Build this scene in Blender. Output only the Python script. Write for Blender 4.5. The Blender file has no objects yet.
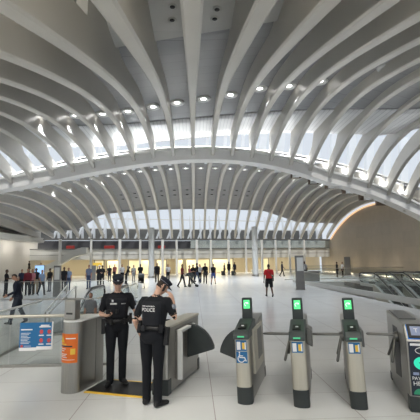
import bpy, bmesh, math, random
from mathutils import Vector, Matrix, kdtree
from mathutils.bvhtree import BVHTree
scn = bpy.context.scene
COL = scn.collection
PI = math.pi
R_ = math.radians

# ------------------------------------------------------------------ camera, sky, exposure
CAM_H = 2.07
FPX = 380.0
cam_d = bpy.data.cameras.new('camera')
cam_d.sensor_fit = 'HORIZONTAL'; cam_d.sensor_width = 36.0
cam_d.lens = 36.0 * FPX / 420.0
cam_d.clip_start = 0.05; cam_d.clip_end = 500
cam = bpy.data.objects.new('camera', cam_d); COL.objects.link(cam)
CAM_R = (Matrix.Rotation(R_(-2.5), 3, 'Z') @ Matrix.Rotation(R_(97.5), 3, 'X') @ Matrix.Rotation(R_(-0.8), 3, 'Z'))
cam.matrix_world = Matrix.Translation((0, 0, CAM_H)) @ CAM_R.to_4x4()
scn.camera = cam

w = bpy.data.worlds.new('daylight'); scn.world = w; w.use_nodes = True
bgn = w.node_tree.nodes['Background']
bgn.inputs[0].default_value = (0.84, 0.91, 1.0, 1); bgn.inputs[1].default_value = 0.85

sun_d = bpy.data.lights.new('sun', 'SUN'); sun_d.energy = 2.6; sun_d.angle = R_(3); sun_d.color = (1, .98, .95)
sun = bpy.data.objects.new('sun', sun_d); COL.objects.link(sun); sun.rotation_euler = (R_(26), 0, R_(6))

scn.view_settings.view_transform = 'Standard'
scn.view_settings.look = 'None'
scn.view_settings.exposure = 0.0
scn.view_settings.gamma = 1.0
scn.view_settings.use_curve_mapping = False
scn.cycles.use_denoising = True
scn.cycles.max_bounces = 8
scn.cycles.diffuse_bounces = 5
scn.cycles.glossy_bounces = 4
scn.cycles.transparent_max_bounces = 24
scn.cycles.sample_clamp_indirect = 6.0

def area(name, loc, sx, sy, power, col=(1, .965, .89), rot=(0, 0, 0)):
    d = bpy.data.lights.new(name, 'AREA'); d.shape = 'RECTANGLE'; d.size = sx; d.size_y = sy
    d.energy = power; d.color = col
    o = bpy.data.objects.new(name, d); COL.objects.link(o); o.location = loc; o.rotation_euler = rot
    return o

# added fill lamps under the soffit, out of view, lighting the turnstile fronts
for lx in (-14.2, -10.9, -7.5, -4.2, -0.8, 2.6, 5.9, 9.3, 12.7):
    area('soffit_fill_lamp', (lx, -1.0, 10.3), 0.9, 10.0, 520)

# ------------------------------------------------------------------ helpers
def floor_at(px, py, z=0.0):
    d = CAM_R @ Vector(((px - 210) / FPX, (210 - py) / FPX, -1))
    t = (z - CAM_H) / d.z
    return Vector((d.x * t, d.y * t, z))

def mat(name, col, rough=0.5, metal=0.0, spec=0.5, emit=None, estr=0.0, coat=0.0):
    m = bpy.data.materials.new(name); m.use_nodes = True
    b = m.node_tree.nodes['Principled BSDF']
    b.inputs['Base Color'].default_value = (*col, 1)
    b.inputs['Roughness'].default_value = rough
    b.inputs['Metallic'].default_value = metal
    b.inputs['Specular IOR Level'].default_value = spec
    b.inputs['Coat Weight'].default_value = coat
    if emit:
        b.inputs['Emission Color'].default_value = (*emit, 1)
        b.inputs['Emission Strength'].default_value = estr
    return m

def noisy(name, col, var=0.08, scale=6.0, rough=0.5, metal=0.0, stretch=(1, 1, 1), rvar=0.0, spec=0.5):
    """base colour varied by an object-space noise"""
    m = mat(name, col, rough, metal, spec)
    nt = m.node_tree; b = nt.nodes['Principled BSDF']
    tc = nt.nodes.new('ShaderNodeTexCoord'); mp = nt.nodes.new('ShaderNodeMapping')
    mp.inputs['Scale'].default_value = stretch
    nz = nt.nodes.new('ShaderNodeTexNoise'); nz.inputs['Scale'].default_value = scale; nz.inputs['Detail'].default_value = 4
    cr = nt.nodes.new('ShaderNodeValToRGB')
    cr.color_ramp.elements[0].position = .3; cr.color_ramp.elements[1].position = .7
    cr.color_ramp.elements[0].color = (*[max(0, c * (1 - var)) for c in col], 1)
    cr.color_ramp.elements[1].color = (*[min(1, c * (1 + var)) for c in col], 1)
    nt.links.new(tc.outputs['Object'], mp.inputs['Vector']); nt.links.new(mp.outputs[0], nz.inputs['Vector'])
    nt.links.new(nz.outputs['Fac'], cr.inputs[0]); nt.links.new(cr.outputs[0], b.inputs['Base Color'])
    if rvar:
        mr = nt.nodes.new('ShaderNodeMapRange'); mr.inputs[3].default_value = rough - rvar; mr.inputs[4].default_value = rough + rvar
        nt.links.new(nz.outputs['Fac'], mr.inputs[0]); nt.links.new(mr.outputs[0], b.inputs['Roughness'])
    return m

def tiled(name, col, joint, px, py, ox, oy, wx, wy, rough, spec=0.5, var=0.05, rowvar=0.04, axis='xy'):
    """tile joints in object space; axis picks which coordinates run along the surface"""
    m = mat(name, col, rough, 0, spec); nt = m.node_tree; b = nt.nodes['Principled BSDF']; L = nt.links
    tc = nt.nodes.new('ShaderNodeTexCoord'); sp = nt.nodes.new('ShaderNodeSeparateXYZ'); L.new(tc.outputs['Object'], sp.inputs[0])
    def M(op, a, bb=None):
        n = nt.nodes.new('ShaderNodeMath'); n.operation = op
        for i, v in enumerate((a, bb)):
            if v is None: continue
            if isinstance(v, (int, float)): n.inputs[i].default_value = v
            else: L.new(v, n.inputs[i])
        return n.outputs[0]
    ii = {'x': 0, 'y': 1, 'z': 2}
    a = M('DIVIDE', M('SUBTRACT', sp.outputs[ii[axis[0]]], ox), px); c = M('DIVIDE', M('SUBTRACT', sp.outputs[ii[axis[1]]], oy), py)
    j = M('MAXIMUM', M('LESS_THAN', M('FRACT', a), wx / px), M('LESS_THAN', M('FRACT', c), wy / py))
    cx = nt.nodes.new('ShaderNodeCombineXYZ'); L.new(M('FLOOR', a), cx.inputs[0]); L.new(M('FLOOR', c), cx.inputs[1])
    wn = nt.nodes.new('ShaderNodeTexWhiteNoise'); wn.noise_dimensions = '2D'; L.new(cx.outputs[0], wn.inputs['Vector'])
    nz = nt.nodes.new('ShaderNodeTexNoise'); nz.inputs['Scale'].default_value = 1.3; nz.inputs['Detail'].default_value = 6
    L.new(tc.outputs['Object'], nz.inputs['Vector'])
    f = M('ADD', M('MULTIPLY', M('SUBTRACT', wn.outputs['Value'], .5), 2 * rowvar), M('MULTIPLY', M('SUBTRACT', nz.outputs['Fac'], .5), 2 * var))
    f = M('ADD', f, 1.0)
    mx = nt.nodes.new('ShaderNodeMix'); mx.data_type = 'RGBA'
    vm = nt.nodes.new('ShaderNodeVectorMath'); vm.operation = 'SCALE'; vm.inputs[0].default_value = col; L.new(f, vm.inputs['Scale'])
    L.new(j, mx.inputs['Factor']); L.new(vm.outputs[0], mx.inputs['A']); mx.inputs['B'].default_value = (*joint, 1)
    L.new(mx.outputs['Result'], b.inputs['Base Color'])
    return m

def glass(name, tint=(.93, .96, .95), refl=0.12):
    m = bpy.data.materials.new(name); m.use_nodes = True; nt = m.node_tree; nt.nodes.clear()
    o = nt.nodes.new('ShaderNodeOutputMaterial'); t = nt.nodes.new('ShaderNodeBsdfTransparent'); g = nt.nodes.new('ShaderNodeBsdfGlossy')
    t.inputs[0].default_value = (*tint, 1); g.inputs['Roughness'].default_value = .05; g.inputs[0].default_value = (.9, .95, .95, 1)
    fr = nt.nodes.new('ShaderNodeLayerWeight'); fr.inputs[0].default_value = .5
    pw = nt.nodes.new('ShaderNodeMath'); pw.operation = 'POWER'; pw.inputs[1].default_value = 5
    sc = nt.nodes.new('ShaderNodeMath'); sc.operation = 'MULTIPLY'; sc.inputs[1].default_value = .30
    ad = nt.nodes.new('ShaderNodeMath'); ad.operation = 'ADD'; ad.inputs[1].default_value = refl * .6; ad.use_clamp = True
    nt.links.new(fr.outputs['Facing'], pw.inputs[0]); nt.links.new(pw.outputs[0], sc.inputs[0])
    mx = nt.nodes.new('ShaderNodeMixShader')
    nt.links.new(sc.outputs[0], ad.inputs[0]); nt.links.new(ad.outputs[0], mx.inputs[0])
    nt.links.new(t.outputs[0], mx.inputs[1]); nt.links.new(g.outputs[0], mx.inputs[2]); nt.links.new(mx.outputs[0], o.inputs[0])
    return m

class MB:
    """collects simple solids and builds one mesh object"""
    def __init__(s): s.v = []; s.f = []; s.sm = []
    def add(s, vs, fs, smooth=False):
        o = len(s.v); s.v += [tuple(v) for v in vs]
        for f in fs: s.f.append([i + o for i in f]); s.sm.append(smooth)
    def box(s, a, b):
        x0, y0, z0 = a; x1, y1, z1 = b
        s.add([(x0, y0, z0), (x1, y0, z0), (x1, y1, z0), (x0, y1, z0), (x0, y0, z1), (x1, y0, z1), (x1, y1, z1), (x0, y1, z1)],
              [(0, 3, 2, 1), (4, 5, 6, 7), (0, 1, 5, 4), (1, 2, 6, 5), (2, 3, 7, 6), (3, 0, 4, 7)])
    def prism(s, pts, vec):
        """polygon pts (3-D, planar) extruded along vec"""
        n = len(pts); vec = Vector(vec); P = [Vector(p) for p in pts]
        nrm = sum(((P[i] - P[0]).cross(P[(i + 1) % n] - P[0]) for i in range(n)), Vector())
        if nrm.dot(vec) > 0: P = P[::-1]
        vs = P + [p + vec for p in P]
        fs = [list(range(n)), list(range(2 * n - 1, n - 1, -1))]
        for i in range(n):
            j = (i + 1) % n; fs.append([i, i + n, j + n, j])
        s.add(vs, fs)
    def tube(s, pts, r, n=10, smooth=True, flat=1.0, cap=True):
        P = [Vector(p) for p in pts]; rings = []
        rr = r if isinstance(r, (list, tuple)) else [r] * len(P)
        up = Vector((0, 0, 1))
        for i, p in enumerate(P):
            t = (P[min(i + 1, len(P) - 1)] - P[max(i - 1, 0)]).normalized()
            u = up if abs(t.dot(up)) < .95 else Vector((0, 1, 0))
            a = t.cross(u).normalized(); b = a.cross(t).normalized()
            rings.append([p + a * rr[i] * math.cos(2 * PI * k / n) + b * rr[i] * flat * math.sin(2 * PI * k / n) for k in range(n)])
        s.loft(rings, smooth, cap)
    def loft(s, rings, smooth=True, cap=True, close=True):
        n = len(rings[0]); vs = [v for r in rings for v in r]; fs = []
        for i in range(len(rings) - 1):
            for k in range(n if close else n - 1):
                j = (k + 1) % n; fs.append((i * n + k, i * n + j, (i + 1) * n + j, (i + 1) * n + k))
        s.add(vs, fs, smooth)
        if cap: s.add(rings[0], [list(range(n - 1, -1, -1))]); s.add(rings[-1], [list(range(n))])
    def lathe(s, prof, c=(0, 0, 0), n=24, smooth=True, sx=1, sy=1):
        rings = [[(c[0] + r * sx * math.cos(2 * PI * k / n), c[1] + r * sy * math.sin(2 * PI * k / n), c[2] + z) for k in range(n)] for r, z in prof]
        s.loft(rings, smooth, True)
    def build(s, name, m, parent=None, loc=None, bevel=0.0, rot=None, segs=2):
        me = bpy.data.meshes.new(name); me.from_pydata(s.v, [], s.f)
        for p, q in zip(me.polygons, s.sm): p.use_smooth = q
        bm = bmesh.new(); bm.from_mesh(me); bmesh.ops.recalc_face_normals(bm, faces=bm.faces[:]); bm.to_mesh(me); bm.free()
        me.materials.append(m); me.update()
        o = bpy.data.objects.new(name, me); COL.objects.link(o)
        if parent: o.parent = parent
        if loc is not None: o.location = loc
        if rot is not None: o.rotation_euler = (0, 0, rot)
        if bevel:
            md = o.modifiers.new('bevel', 'BEVEL'); md.width = bevel; md.segments = segs; md.limit_method = 'ANGLE'; md.angle_limit = R_(40)
        return o

def box(name, a, b, m, parent=None, bevel=0.0):
    q = MB(); q.box(a, b); return q.build(name, m, parent, bevel=bevel)
def tag(o, label=None, cat=None, group=None, kind=None):
    if label: o['label'] = label
    if cat: o['category'] = cat
    if group: o['group'] = group
    if kind: o['kind'] = kind
    return o
def thing(name, label, cat, loc=(0, 0, 0), rz=0.0, group=None):
    o = bpy.data.objects.new(name, None); COL.objects.link(o); o.location = loc; o.rotation_euler = (0, 0, rz)
    return tag(o, label, cat, group)
def structure(o, label=None):
    o['kind'] = 'structure'
    if label: o['label'] = label
    return o
def tree(o): return [c for c in bpy.data.objects if c.parent == o]
def copy_tree(o, parent=None):
    c = o.copy(); COL.objects.link(c)
    if parent: c.parent = parent
    for ch in tree(o): copy_tree(ch, c)
    return c
def text_mesh(s, size, depth=.002):
    cu = bpy.data.curves.new('t', 'FONT'); cu.body = s; cu.size = size; cu.extrude = depth; cu.align_x = 'CENTER'; cu.align_y = 'CENTER'
    o = bpy.data.objects.new('t', cu); COL.objects.link(o)
    dg = bpy.context.evaluated_depsgraph_get(); dg.update()
    me = bpy.data.meshes.new_from_object(o.evaluated_get(dg)); bpy.data.objects.remove(o); bpy.data.curves.remove(cu)
    return me
def text(name, s, size, m, parent, M, depth=.002, bold=0.0):
    me = text_mesh(s, size, depth); me.transform(M); me.materials.clear(); me.materials.append(m)
    o = bpy.data.objects.new(name, me); COL.objects.link(o); o.parent = parent
    return o

# ------------------------------------------------------------------ materials
M = {}
M['rib'] = noisy('rib_paint', (.565, .54, .49), .06, .9, .34, 0, (1, .25, .25))
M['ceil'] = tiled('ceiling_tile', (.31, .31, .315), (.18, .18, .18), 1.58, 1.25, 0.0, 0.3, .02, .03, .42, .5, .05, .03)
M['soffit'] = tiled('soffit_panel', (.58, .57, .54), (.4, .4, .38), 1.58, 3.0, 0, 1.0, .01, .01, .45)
M['beam'] = noisy('beam_paint', (.80, .79, .77), .04, 1.0, .4)
M['fin'] = mat('fin_paint', (.86, .87, .88), .4)
_nt = M['fin'].node_tree; _t = _nt.nodes.new('ShaderNodeBsdfTranslucent'); _t.inputs[0].default_value = (.92, .94, .96, 1); _x = _nt.nodes.new('ShaderNodeMixShader'); _x.inputs[0].default_value = .6
_nt.links.new(_nt.nodes['Principled BSDF'].outputs[0], _x.inputs[1]); _nt.links.new(_t.outputs[0], _x.inputs[2]); _nt.links.new(_x.outputs[0], _nt.nodes['Material Output'].inputs[0])
M['white'] = mat('white_paint', (.78, .78, .76), .45)
M['cove'] = tiled('painted_glow_panel', (.80, .80, .80), (.62, .62, .63), .26, 9.0, 0, 0, .05, .01, .38)  # white colour stands in for light on the ceiling end
M['offwhite'] = mat('offwhite_panel', (.62, .62, .59), .45)
M['floor'] = tiled('floor_marble', (.73, .742, .74), (.44, .40, .40), 1.93, .95, .26, 5.2, .012, .008, .20, .55, .06, .025)
M['tan'] = tiled('tan_stone', (.41, .355, .28), (.36, .31, .24), 2.4, 1.6, 0, 0, .02, .02, .35, .5, .10, .05, 'yz')
M['wallpale'] = tiled('pale_wall', (.60, .575, .53), (.52, .50, .46), 2.0, 3.0, 0, 0, .02, .02, .4, .5, .05, .02, 'yz')
M['steel'] = noisy('brushed_steel', (.35, .342, .315), .07, 3.0, .34, .85, (40, 40, 1), .05)
M['steel_light'] = noisy('satin_steel', (.56, .53, .45), .05, 3.0, .40, .55, (30, 30, 1), .04)
M['steel_dark'] = mat('dark_steel', (.20, .20, .19), .4, .7)
M['plastic'] = mat('charcoal_plastic', (.030, .037, .037), .42)
M['plastic2'] = mat('slate_plastic', (.06, .075, .073), .42)
M['pylon'] = mat('pylon_grey', (.17, .165, .155), .45, .3)
M['umber'] = mat('umber_panel', (.12, .085, .06), .5)
M['black'] = mat('black_rubber', (.015, .015, .016), .5)
M['rubber'] = mat('handrail_rubber', (.02, .02, .02), .35)
M['glass'] = glass('clear_glass', (.95, .965, .96), .035)
M['glassd'] = glass('smoked_glass', (.86, .89, .88), .10)
M['glassg'] = glass('grey_glass', (.80, .83, .83), .10)
M['lamp'] = mat('lamp_disc', (1, 1, 1), .5, emit=(1, .97, .93), estr=9)
M['warmstrip'] = mat('warm_cove_strip', (1, .7, .45), .5, emit=(1, .62, .36), estr=.7)
M['shop'] = mat('lit_shop_interior', (.5, .45, .3), .6, emit=(1, .84, .50), estr=.50)
M['shopdim'] = mat('dim_shop_interior', (.55, .48, .34), .6, emit=(1, .80, .50), estr=.12)
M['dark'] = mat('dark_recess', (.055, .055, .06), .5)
M['pit'] = mat('pit_lining', (.70, .69, .66), .5)
M['red'] = mat('red_panel', (.35, .03, .025), .5)
M['screen'] = mat('blue_screen', (.1, .2, .4), .3, emit=(.45, .72, 1), estr=.9)
# ------------------------------------------------------------------ the vault
S = 1.58
CN = [10.4059, 3.127, -2.2074, -1.4294, -.3833, 1.7473, -.426, -.4964, -.9202, -.9629, -1.7254, -1.519, -1.2122, -.0044, .3871]
CF = [10.3161, 4.1792, -4.9882, -3.817, .4036, .0788, 1.6916, -1.1445, -.853, -.2282, -2.3428, 1.3985, -.2463, .0811, .0224, .698, -.04]
def Zn(X, Y):
    """underside height of the near ribs"""
    u = X / 15; v = (Y - 18) / 14; r = 0; n = 0
    for i in range(5):
        for j in range(5):
            if i + j <= 4: r += CN[n] * u ** i * v ** j; n += 1
    s = min(1, max(0, (Y - 21) / 8)); return r + .95 * max(0, min(1.6, (X - 11) / 5)) * s * s * (3 - 2 * s)
def Yfoot(X): return 56.8 + .25 * X
def Zf_raw(X, t):
    u = X / 15; r = 0; n = 0
    for i in range(4):
        for j in range(5):
            if i + j <= 5: r += CF[n] * u ** i * t ** j; n += 1
    return r
def Zf(X, t): return Zf_raw(X, t) + (5.3 - Zf_raw(X, 1)) * t ** 4
def Zc(X, Y): return Zn(X, min(Y, 22)) + 1.25 - (.006 * X * X if X > 0 else 0)
def Yend(X): return 31.0 - (.030 if X > 0 else .02) * X * X
def Yedge(X): return 13.2 - .30 * max(-6, min(6, X))
SOFZ = 10.45
WR = 22.9      # right wall
WL = -22.0     # left wall

def grid(fn, nu, nv, name, m, thick=0.0):
    q = MB(); vs = []; fs = []
    for i in range(nu + 1):
        for j in range(nv + 1): vs.append(fn(i / nu, j / nv))
    for i in range(nu):
        for j in range(nv):
            a = i * (nv + 1) + j; fs.append((a, a + nv + 1, a + nv + 2, a + 1))
    q.add(vs, fs, True)
    o = q.build(name, m)
    if thick:
        md = o.modifiers.new('thick', 'SOLIDIFY'); md.thickness = thick; md.offset = 0
    return o
XA, XB = -23.5, 23.5
lx = lambda a: XA + (XB - XA) * a
def soffit(a, b): X = lx(a); return (X, -8 + (Yedge(X) + 8) * b, SOFZ)
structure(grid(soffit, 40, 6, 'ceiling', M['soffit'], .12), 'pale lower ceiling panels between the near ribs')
def upper(a, b):
    X = lx(a); y0 = Yedge(X); return (X, y0 + (Yend(X) - y0) * b, max(Zc(X, y0 + (Yend(X) - y0) * b), SOFZ + .3))
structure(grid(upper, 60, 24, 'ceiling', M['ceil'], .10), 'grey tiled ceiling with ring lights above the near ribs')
def cove(a, b):  # ceiling end painted white to carry the bright smear of light
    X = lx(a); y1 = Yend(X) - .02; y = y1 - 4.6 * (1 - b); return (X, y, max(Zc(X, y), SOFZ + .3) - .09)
structure(grid(cove, 60, 6, 'trim_8', M['cove'], .05), 'strip painted white as glow where the near ceiling ends at the bright opening')
def edge(a, b):
    X = lx(a); y0 = Yedge(X); return (X, y0, SOFZ + (max(Zc(X, y0), SOFZ + .3) - SOFZ) * b)
structure(grid(edge, 60, 1, 'trim_1', M['soffit'], .06), 'step between lower and upper ceiling panels')

def rib_mesh(stations, name):
    """stations: (y, underside z, top z, half width of underside, half width of web)"""
    q = MB(); rings = []
    for y, zb, zt, hw, ht in stations:
        h = min(.16, (zt - zb) * .35)
        rings.append([(-hw * .72, y, zb), (hw * .72, y, zb), (hw, y, zb + .05), (hw, y, zb + h * .75), (ht, y, zb + h * 1.5), (ht, y, zt), (-ht, y, zt), (-ht, y, zb + h * 1.5), (-hw, y, zb + h * .75), (-hw, y, zb + .05)])
    q.loft(rings, True, True)
    return q
ORD = ['', 'first', 'second', 'third', 'fourth', 'fifth', 'sixth', 'seventh', 'eighth', 'ninth', 'tenth', 'eleventh', 'twelfth', 'thirteenth', 'fourteenth', 'fifteenth', 'sixteenth', 'seventeenth', 'eighteenth', 'nineteenth']
def rib_label(k, far):
    a = 'slim white rib beyond the cross beam' if far else 'broad white ceiling rib above the turnstiles'
    if k == 0: return a + ', the straight one at the middle'
    return a + ', %s %s of the straight middle one' % (ORD[abs(k)], 'left' if k < 0 else 'right')
def autosmooth(o):
    for p in o.data.polygons: p.use_smooth = True
    md = o.modifiers.new('split', 'EDGE_SPLIT'); md.split_angle = R_(32)
for k in range(-11, 12):
    X = k * S; st = []
    ys = [-6 + 1.0 * i for i in range(17)] + [10.20, 10.28] + [11.5 + .75 * i for i in range(25)] + [30.0, 30.3]
    ys = sorted(ys)
    for y in ys:
        zb = Zn(X, max(y, 1.0)) if y > -6 else Zn(X, 1)
        if k <= -2 and y < 10.24: zt = min(zb + (1.3 if k > -3 else 1.0), SOFZ + .03)
        elif y < Yedge(X): zt = SOFZ + .03
        elif y < Yend(X): zt = max(Zc(X, y), SOFZ + .3) + .04
        else: zt = zb + 1.2
        zt = max(zt, zb + .35)
        f = min(1, max(0, (y - 12) / 16))
        st.append((y, zb, zt, (.235 - .085 * f), (.165 - .065 * f)))
    o = rib_mesh(st, 'x').build('ceiling_rib', M['rib'], loc=(X, 0, 0)); autosmooth(o)
    tag(o, rib_label(k, False), 'ceiling rib', 'near ceiling ribs', 'structure')

# cross beam
q = MB(); rings = []; r2 = []
for i in range(61):
    X = -21.5 + 41.3 * i / 60; z = Zn(X, 30)
    rings.append([(X, 29.75, z - .25), (X, 29.75, z + .55), (X, 30.9, z + .55), (X, 30.9, z - .25)])
    r2.append([(X, 29.55, z + .55), (X, 29.55, z + .72), (X, 31.0, z + .72), (X, 31.0, z + .55)])
q.loft(rings, False); o = q.build('cross_beam', M['beam']); tag(o, 'pale arched cross beam that the near ceiling ribs land on', 'beam', None, 'structure')
q = MB(); q.loft(r2, False); q.build('top_flange', M['white'], o)

# uplights set into the top of the cross beam
for i in range(-10, 11):
    X = i * 1.58 + .79; d = bpy.data.lights.new('beam_uplight', 'AREA'); d.shape = 'RECTANGLE'; d.size = 1.58; d.size_y = .9; d.energy = 110; d.color = (.95, .98, 1)
    o = bpy.data.objects.new('beam_uplight', d); COL.objects.link(o); o.location = (X, 30.3, Zn(X, 30) + .76); o.rotation_euler = (R_(180 + 12), 0, 0)

# far ribs, far ceiling
for k in range(-13, 15):
    X = k * S; st = []; L = Yfoot(X) - 30.4
    for i in range(37):
        t = i / 36; y = 30.4 + L * t; zb = Zf(X, t)
        ht = 1.0 if t < .75 else 1.0 - .5 * (t - .75) / .25
        st.append((y, zb, zb + ht, .19 - .04 * t, .13))
    o = rib_mesh(st, 'x').build('ceiling_rib', M['rib'], loc=(X, 0, 0)); autosmooth(o)
    tag(o, rib_label(k, True), 'ceiling rib', 'far ceiling ribs', 'structure')
def TE(X):
    if X < 0: return .81 + .16 * min(1, max(0, (-X - 12) / 4))
    return .81 + .09 * min(1, max(0, (X - 10) / 6))
def farceil(a, b):
    X = WL + (WR - WL) * a; t = TE(X) * b; return (X, 30.4 + (Yfoot(X) - 30.4) * t, Zf(X, t) + .85)
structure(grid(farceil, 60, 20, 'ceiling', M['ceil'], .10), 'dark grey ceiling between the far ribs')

def farroof(a, b): x, y, z = farceil(a, b); return (x, y, z + .22)
structure(grid(farroof, 60, 20, 'roof', M['white'], .10), 'white roof skin over the far hall')

# ring downlights
def ring_light(x, y, z, label, group, r=.45):
    t = thing('ring_downlight', label, 'ceiling light', (x, y, z), 0, group)
    q = MB(); q.lathe([(r * .52, .05), (r, .03), (r * 1.06, -.02), (r * .98, -.09), (r * .66, -.10), (r * .52, -.04)], n=20); q.build('trim_ring', M['white'], t)
    q = MB(); q.lathe([(.001, .02), (r * .50, .02), (r * .50, -.02), (r * .3, -.055), (.001, -.06)], n=20); q.build('lamp', M['lamp'], t)
    return t
RY = {-5.5: 23.0, -4.5: 23.4, -3.5: 23.7, -2.5: 23.8, -1.5: 23.6, -.5: 23.4, .5: 23.2, 1.5: 22.8, 2.5: 21.9, 3.5: 21.3, 4.5: 20.2, 5.5: 18.9, 6.5: 17.3}
def spot(x, y, z, power, ang=125, col=(.86, .92, 1), r=.2):
    d = bpy.data.lights.new('downlight_lamp', 'SPOT'); d.energy = power; d.spot_size = R_(ang); d.spot_blend = .6; d.shadow_soft_size = r; d.color = col
    o = bpy.data.objects.new('downlight_lamp', d); COL.objects.link(o); o.location = (x, y, z)
for i, (j, y) in enumerate(sorted(RY.items())):
    X = {-5.5: -9.1, -4.5: -7.4, -3.5: -5.8, -2.5: -4.2, -1.5: -2.55, -.5: -1.0, .5: .7, 1.5: 2.4, 2.5: 4.1, 3.5: 5.75, 4.5: 7.25, 5.5: 8.5, 6.5: 9.6}[j]; z = Zc(X, y) - .06
    ring_light(X, y, z, 'round ring ceiling light over the hall, %s from the left in the near row' % ORD[i + 1], 'near row of ring lights')
    spot(X, y, z - .5, 450, 100)
for i, j in enumerate(range(-9, 9)):
    X = (j + .5) * S; t = .34; y = 30.4 + (Yfoot(X) - 30.4) * t; z = Zf(X, t) + .79
    ring_light(X, y, z, 'small round ceiling light beyond the cross beam, %s from the left' % ORD[i + 1], 'far row of ring lights', .34)
    spot(X, y, z - .35, 750, 115)
# pairs of small recessed spots in the pale soffit panels
n = 0
for j, dx, y in ((-1.5, .15, 12.4), (-1.5, .25, 11.7), (-.5, .1, 12.3), (-.5, .15, 11.6), (.5, .0, 12.2), (.5, .05, 11.7), (1.5, .1, 11.6)):
    n += 1
    bay = {-1.5: 'panel second left of the middle rib', -.5: 'panel just left of the middle rib', .5: 'panel just right of the middle rib', 1.5: 'second panel right of the middle rib'}[j]
    t = thing('recessed_spotlight', 'small dark recessed spot, pale ceiling %s, %s one' % (bay, 'front' if y > 12 else 'rear'), 'ceiling light', (j * S + dx, y, SOFZ - .06), 0, 'recessed ceiling spots')
    q = MB(); q.lathe([(.09, .0), (.15, .0), (.155, -.018), (.09, -.02)], n=16); q.build('trim_ring', M['offwhite'], t)
    q = MB(); q.lathe([(.001, .0), (.088, .0), (.088, -.03), (.001, -.03)], n=16); q.build('lens', M['black'], t)
# dark twin holes in the far ceiling
for j in range(-6, 5):
    X = (j + .5) * S
    for t_, nm in ((.62, 'front'), (.67, 'rear')):
        y = 30.4 + (Yfoot(X) - 30.4) * t_; z = Zf(X, t_) + .78
        q = MB(); q.lathe([(.001, .0), (.17, .0), (.17, -.04), (.001, -.04)], n=12)
        side = 'just left of the middle rib' if j == -1 else 'just right of the middle rib' if j == 0 else '%s bay %s of the middle rib' % (ORD[-j] if j < 0 else ORD[j + 1], 'left' if j < 0 else 'right')
        tag(q.build('ceiling_vent', M['black'], loc=(X, y, z)), 'round black vent in the far ceiling, %s one, %s' % (nm, side), 'vent', 'vents in the far ceiling')

# white fins of the clerestory behind the cross beam
for i in range(-12, 12):
    X = (i + .5) * S + .3
    y = 32.2; z = Zn(min(X, 16), 30) + .5
    wf = 1 if i < 3 else 2.2; q = MB(); q.prism([(-.10 * wf, 0, -.4), (.16 * wf, 0, -.4), (.62 * wf, .9, 3.6 + wf), (.30 * wf, .9, 3.6 + wf)], (0, .5, 0))
    o = q.build('clerestory_fin', M['fin'], loc=(X, y, z))
    nm = ('%s left' % ORD[-i] if i < 0 else '%s right' % ORD[i + 1])
    tag(o, 'slanting white fin in the bright opening above the beam, %s of the middle rib' % nm, 'fin', 'clerestory fins', 'structure')

for i in range(5, 11):
    X = (i + .5) * S + .9
    o = box('outside_panel', (-.45, 0, 0), (.45, .4, 1.5), M['umber'], None, .02); o.location = (X, 34.2, Zn(min(X, 17), 30) + .6)
    tag(o, 'dark brown panel low in the bright opening at the right, %s from the middle rib' % ORD[i], 'panel', 'dark panels in the right openings', 'structure')

# ------------------------------------------------------------------ floor with two escalator pits
PR = (8.95, 22.9, 15.2, 34.0)      # right pit x0 x1 y0 y1
PL = (-4.75, -2.9, 11.5, 20.5)
q = MB()
def slab(x0, x1, y0, y1): q.box((x0, y0, -.3), (x1, y1, 0))
slab(-40, PL[0], -8, 66); slab(PL[0], PL[1], -8, PL[2]); slab(PL[0], PL[1], PL[3], 66)
slab(PL[1], PR[0], -8, 66); slab(PR[0], 40, -8, PR[2]); slab(PR[0], PR[1], PR[3], 66); slab(PR[1], 40, PR[2], 66)
structure(q.build('floor', M['floor']), 'pale polished marble floor of the hall')
q = MB(); q.box((-30, 5, -7.2), (40, 60, -7.0)); structure(q.build('floor', M['pit']), 'lower level floor seen down the escalator pits')
q = MB()
for x0, x1, y0, y1 in (PR, PL):
    q.box((x0 - .2, y0, -7), (x0, y1, -.3)); q.box((x1, y0, -7), (x1 + .2, y1, -.3)); q.box((x0, y0 - .2, -7), (x1, y0, -.3)); q.box((x0, y1, -7), (x1, y1 + .2, -.3))
structure(q.build('wall_pit', M['pit']), 'pale lining walls of the escalator pits')

# right wall: tan stone, top follows the rib profile, warm cove strip along its edge
q = MB(); top = []
for i in range(41):
    t = i / 40; top.append((WR, 30.4 + (Yfoot(WR) - 30.4) * t, Zf(WR, t) - .05))
pts = [(WR, 12, -7)] + [(WR, 12, Zn(20, 20))] + [(WR, 30, Zf(WR, 0))] + top[1:] + [(WR, 68, 5.2), (WR, 68, -7)]
q.prism(pts, (.4, 0, 0)); structure(q.build('wall_right', M['tan']), 'tan stone side wall curving up to the ribs')
q = MB(); q.tube([(x - .12, y, z) for x, y, z in top[6:]], .10, 8)
o = q.build('trim_2', M['warmstrip']); structure(o, 'warm lit cove strip along the curved top of the tan wall')
for y in (37, 42.5, 48, 53.5, 59):
    d = bpy.data.lights.new('wall_washer', 'AREA'); d.shape = 'RECTANGLE'; d.size = .3; d.size_y = 2.5; d.energy = 34; d.color = (1, .82, .6)
    o = bpy.data.objects.new('wall_washer', d); COL.objects.link(o); o.location = (WR - 1.0, y, .08); o.rotation_euler = (0, R_(180 - 25), 0)
for y in (32, 39, 46, 52):  # fill lamps added under the ledge to brighten the left wall
    d = bpy.data.lights.new('wall_washer', 'AREA'); d.shape = 'RECTANGLE'; d.size = .3; d.size_y = 3; d.energy = 60; d.color = (1, .95, .86)
    o = bpy.data.objects.new('wall_washer', d); COL.objects.link(o); o.location = (WL + 1.4, y, 4.55); o.rotation_euler = (0, R_(20), 0)
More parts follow.
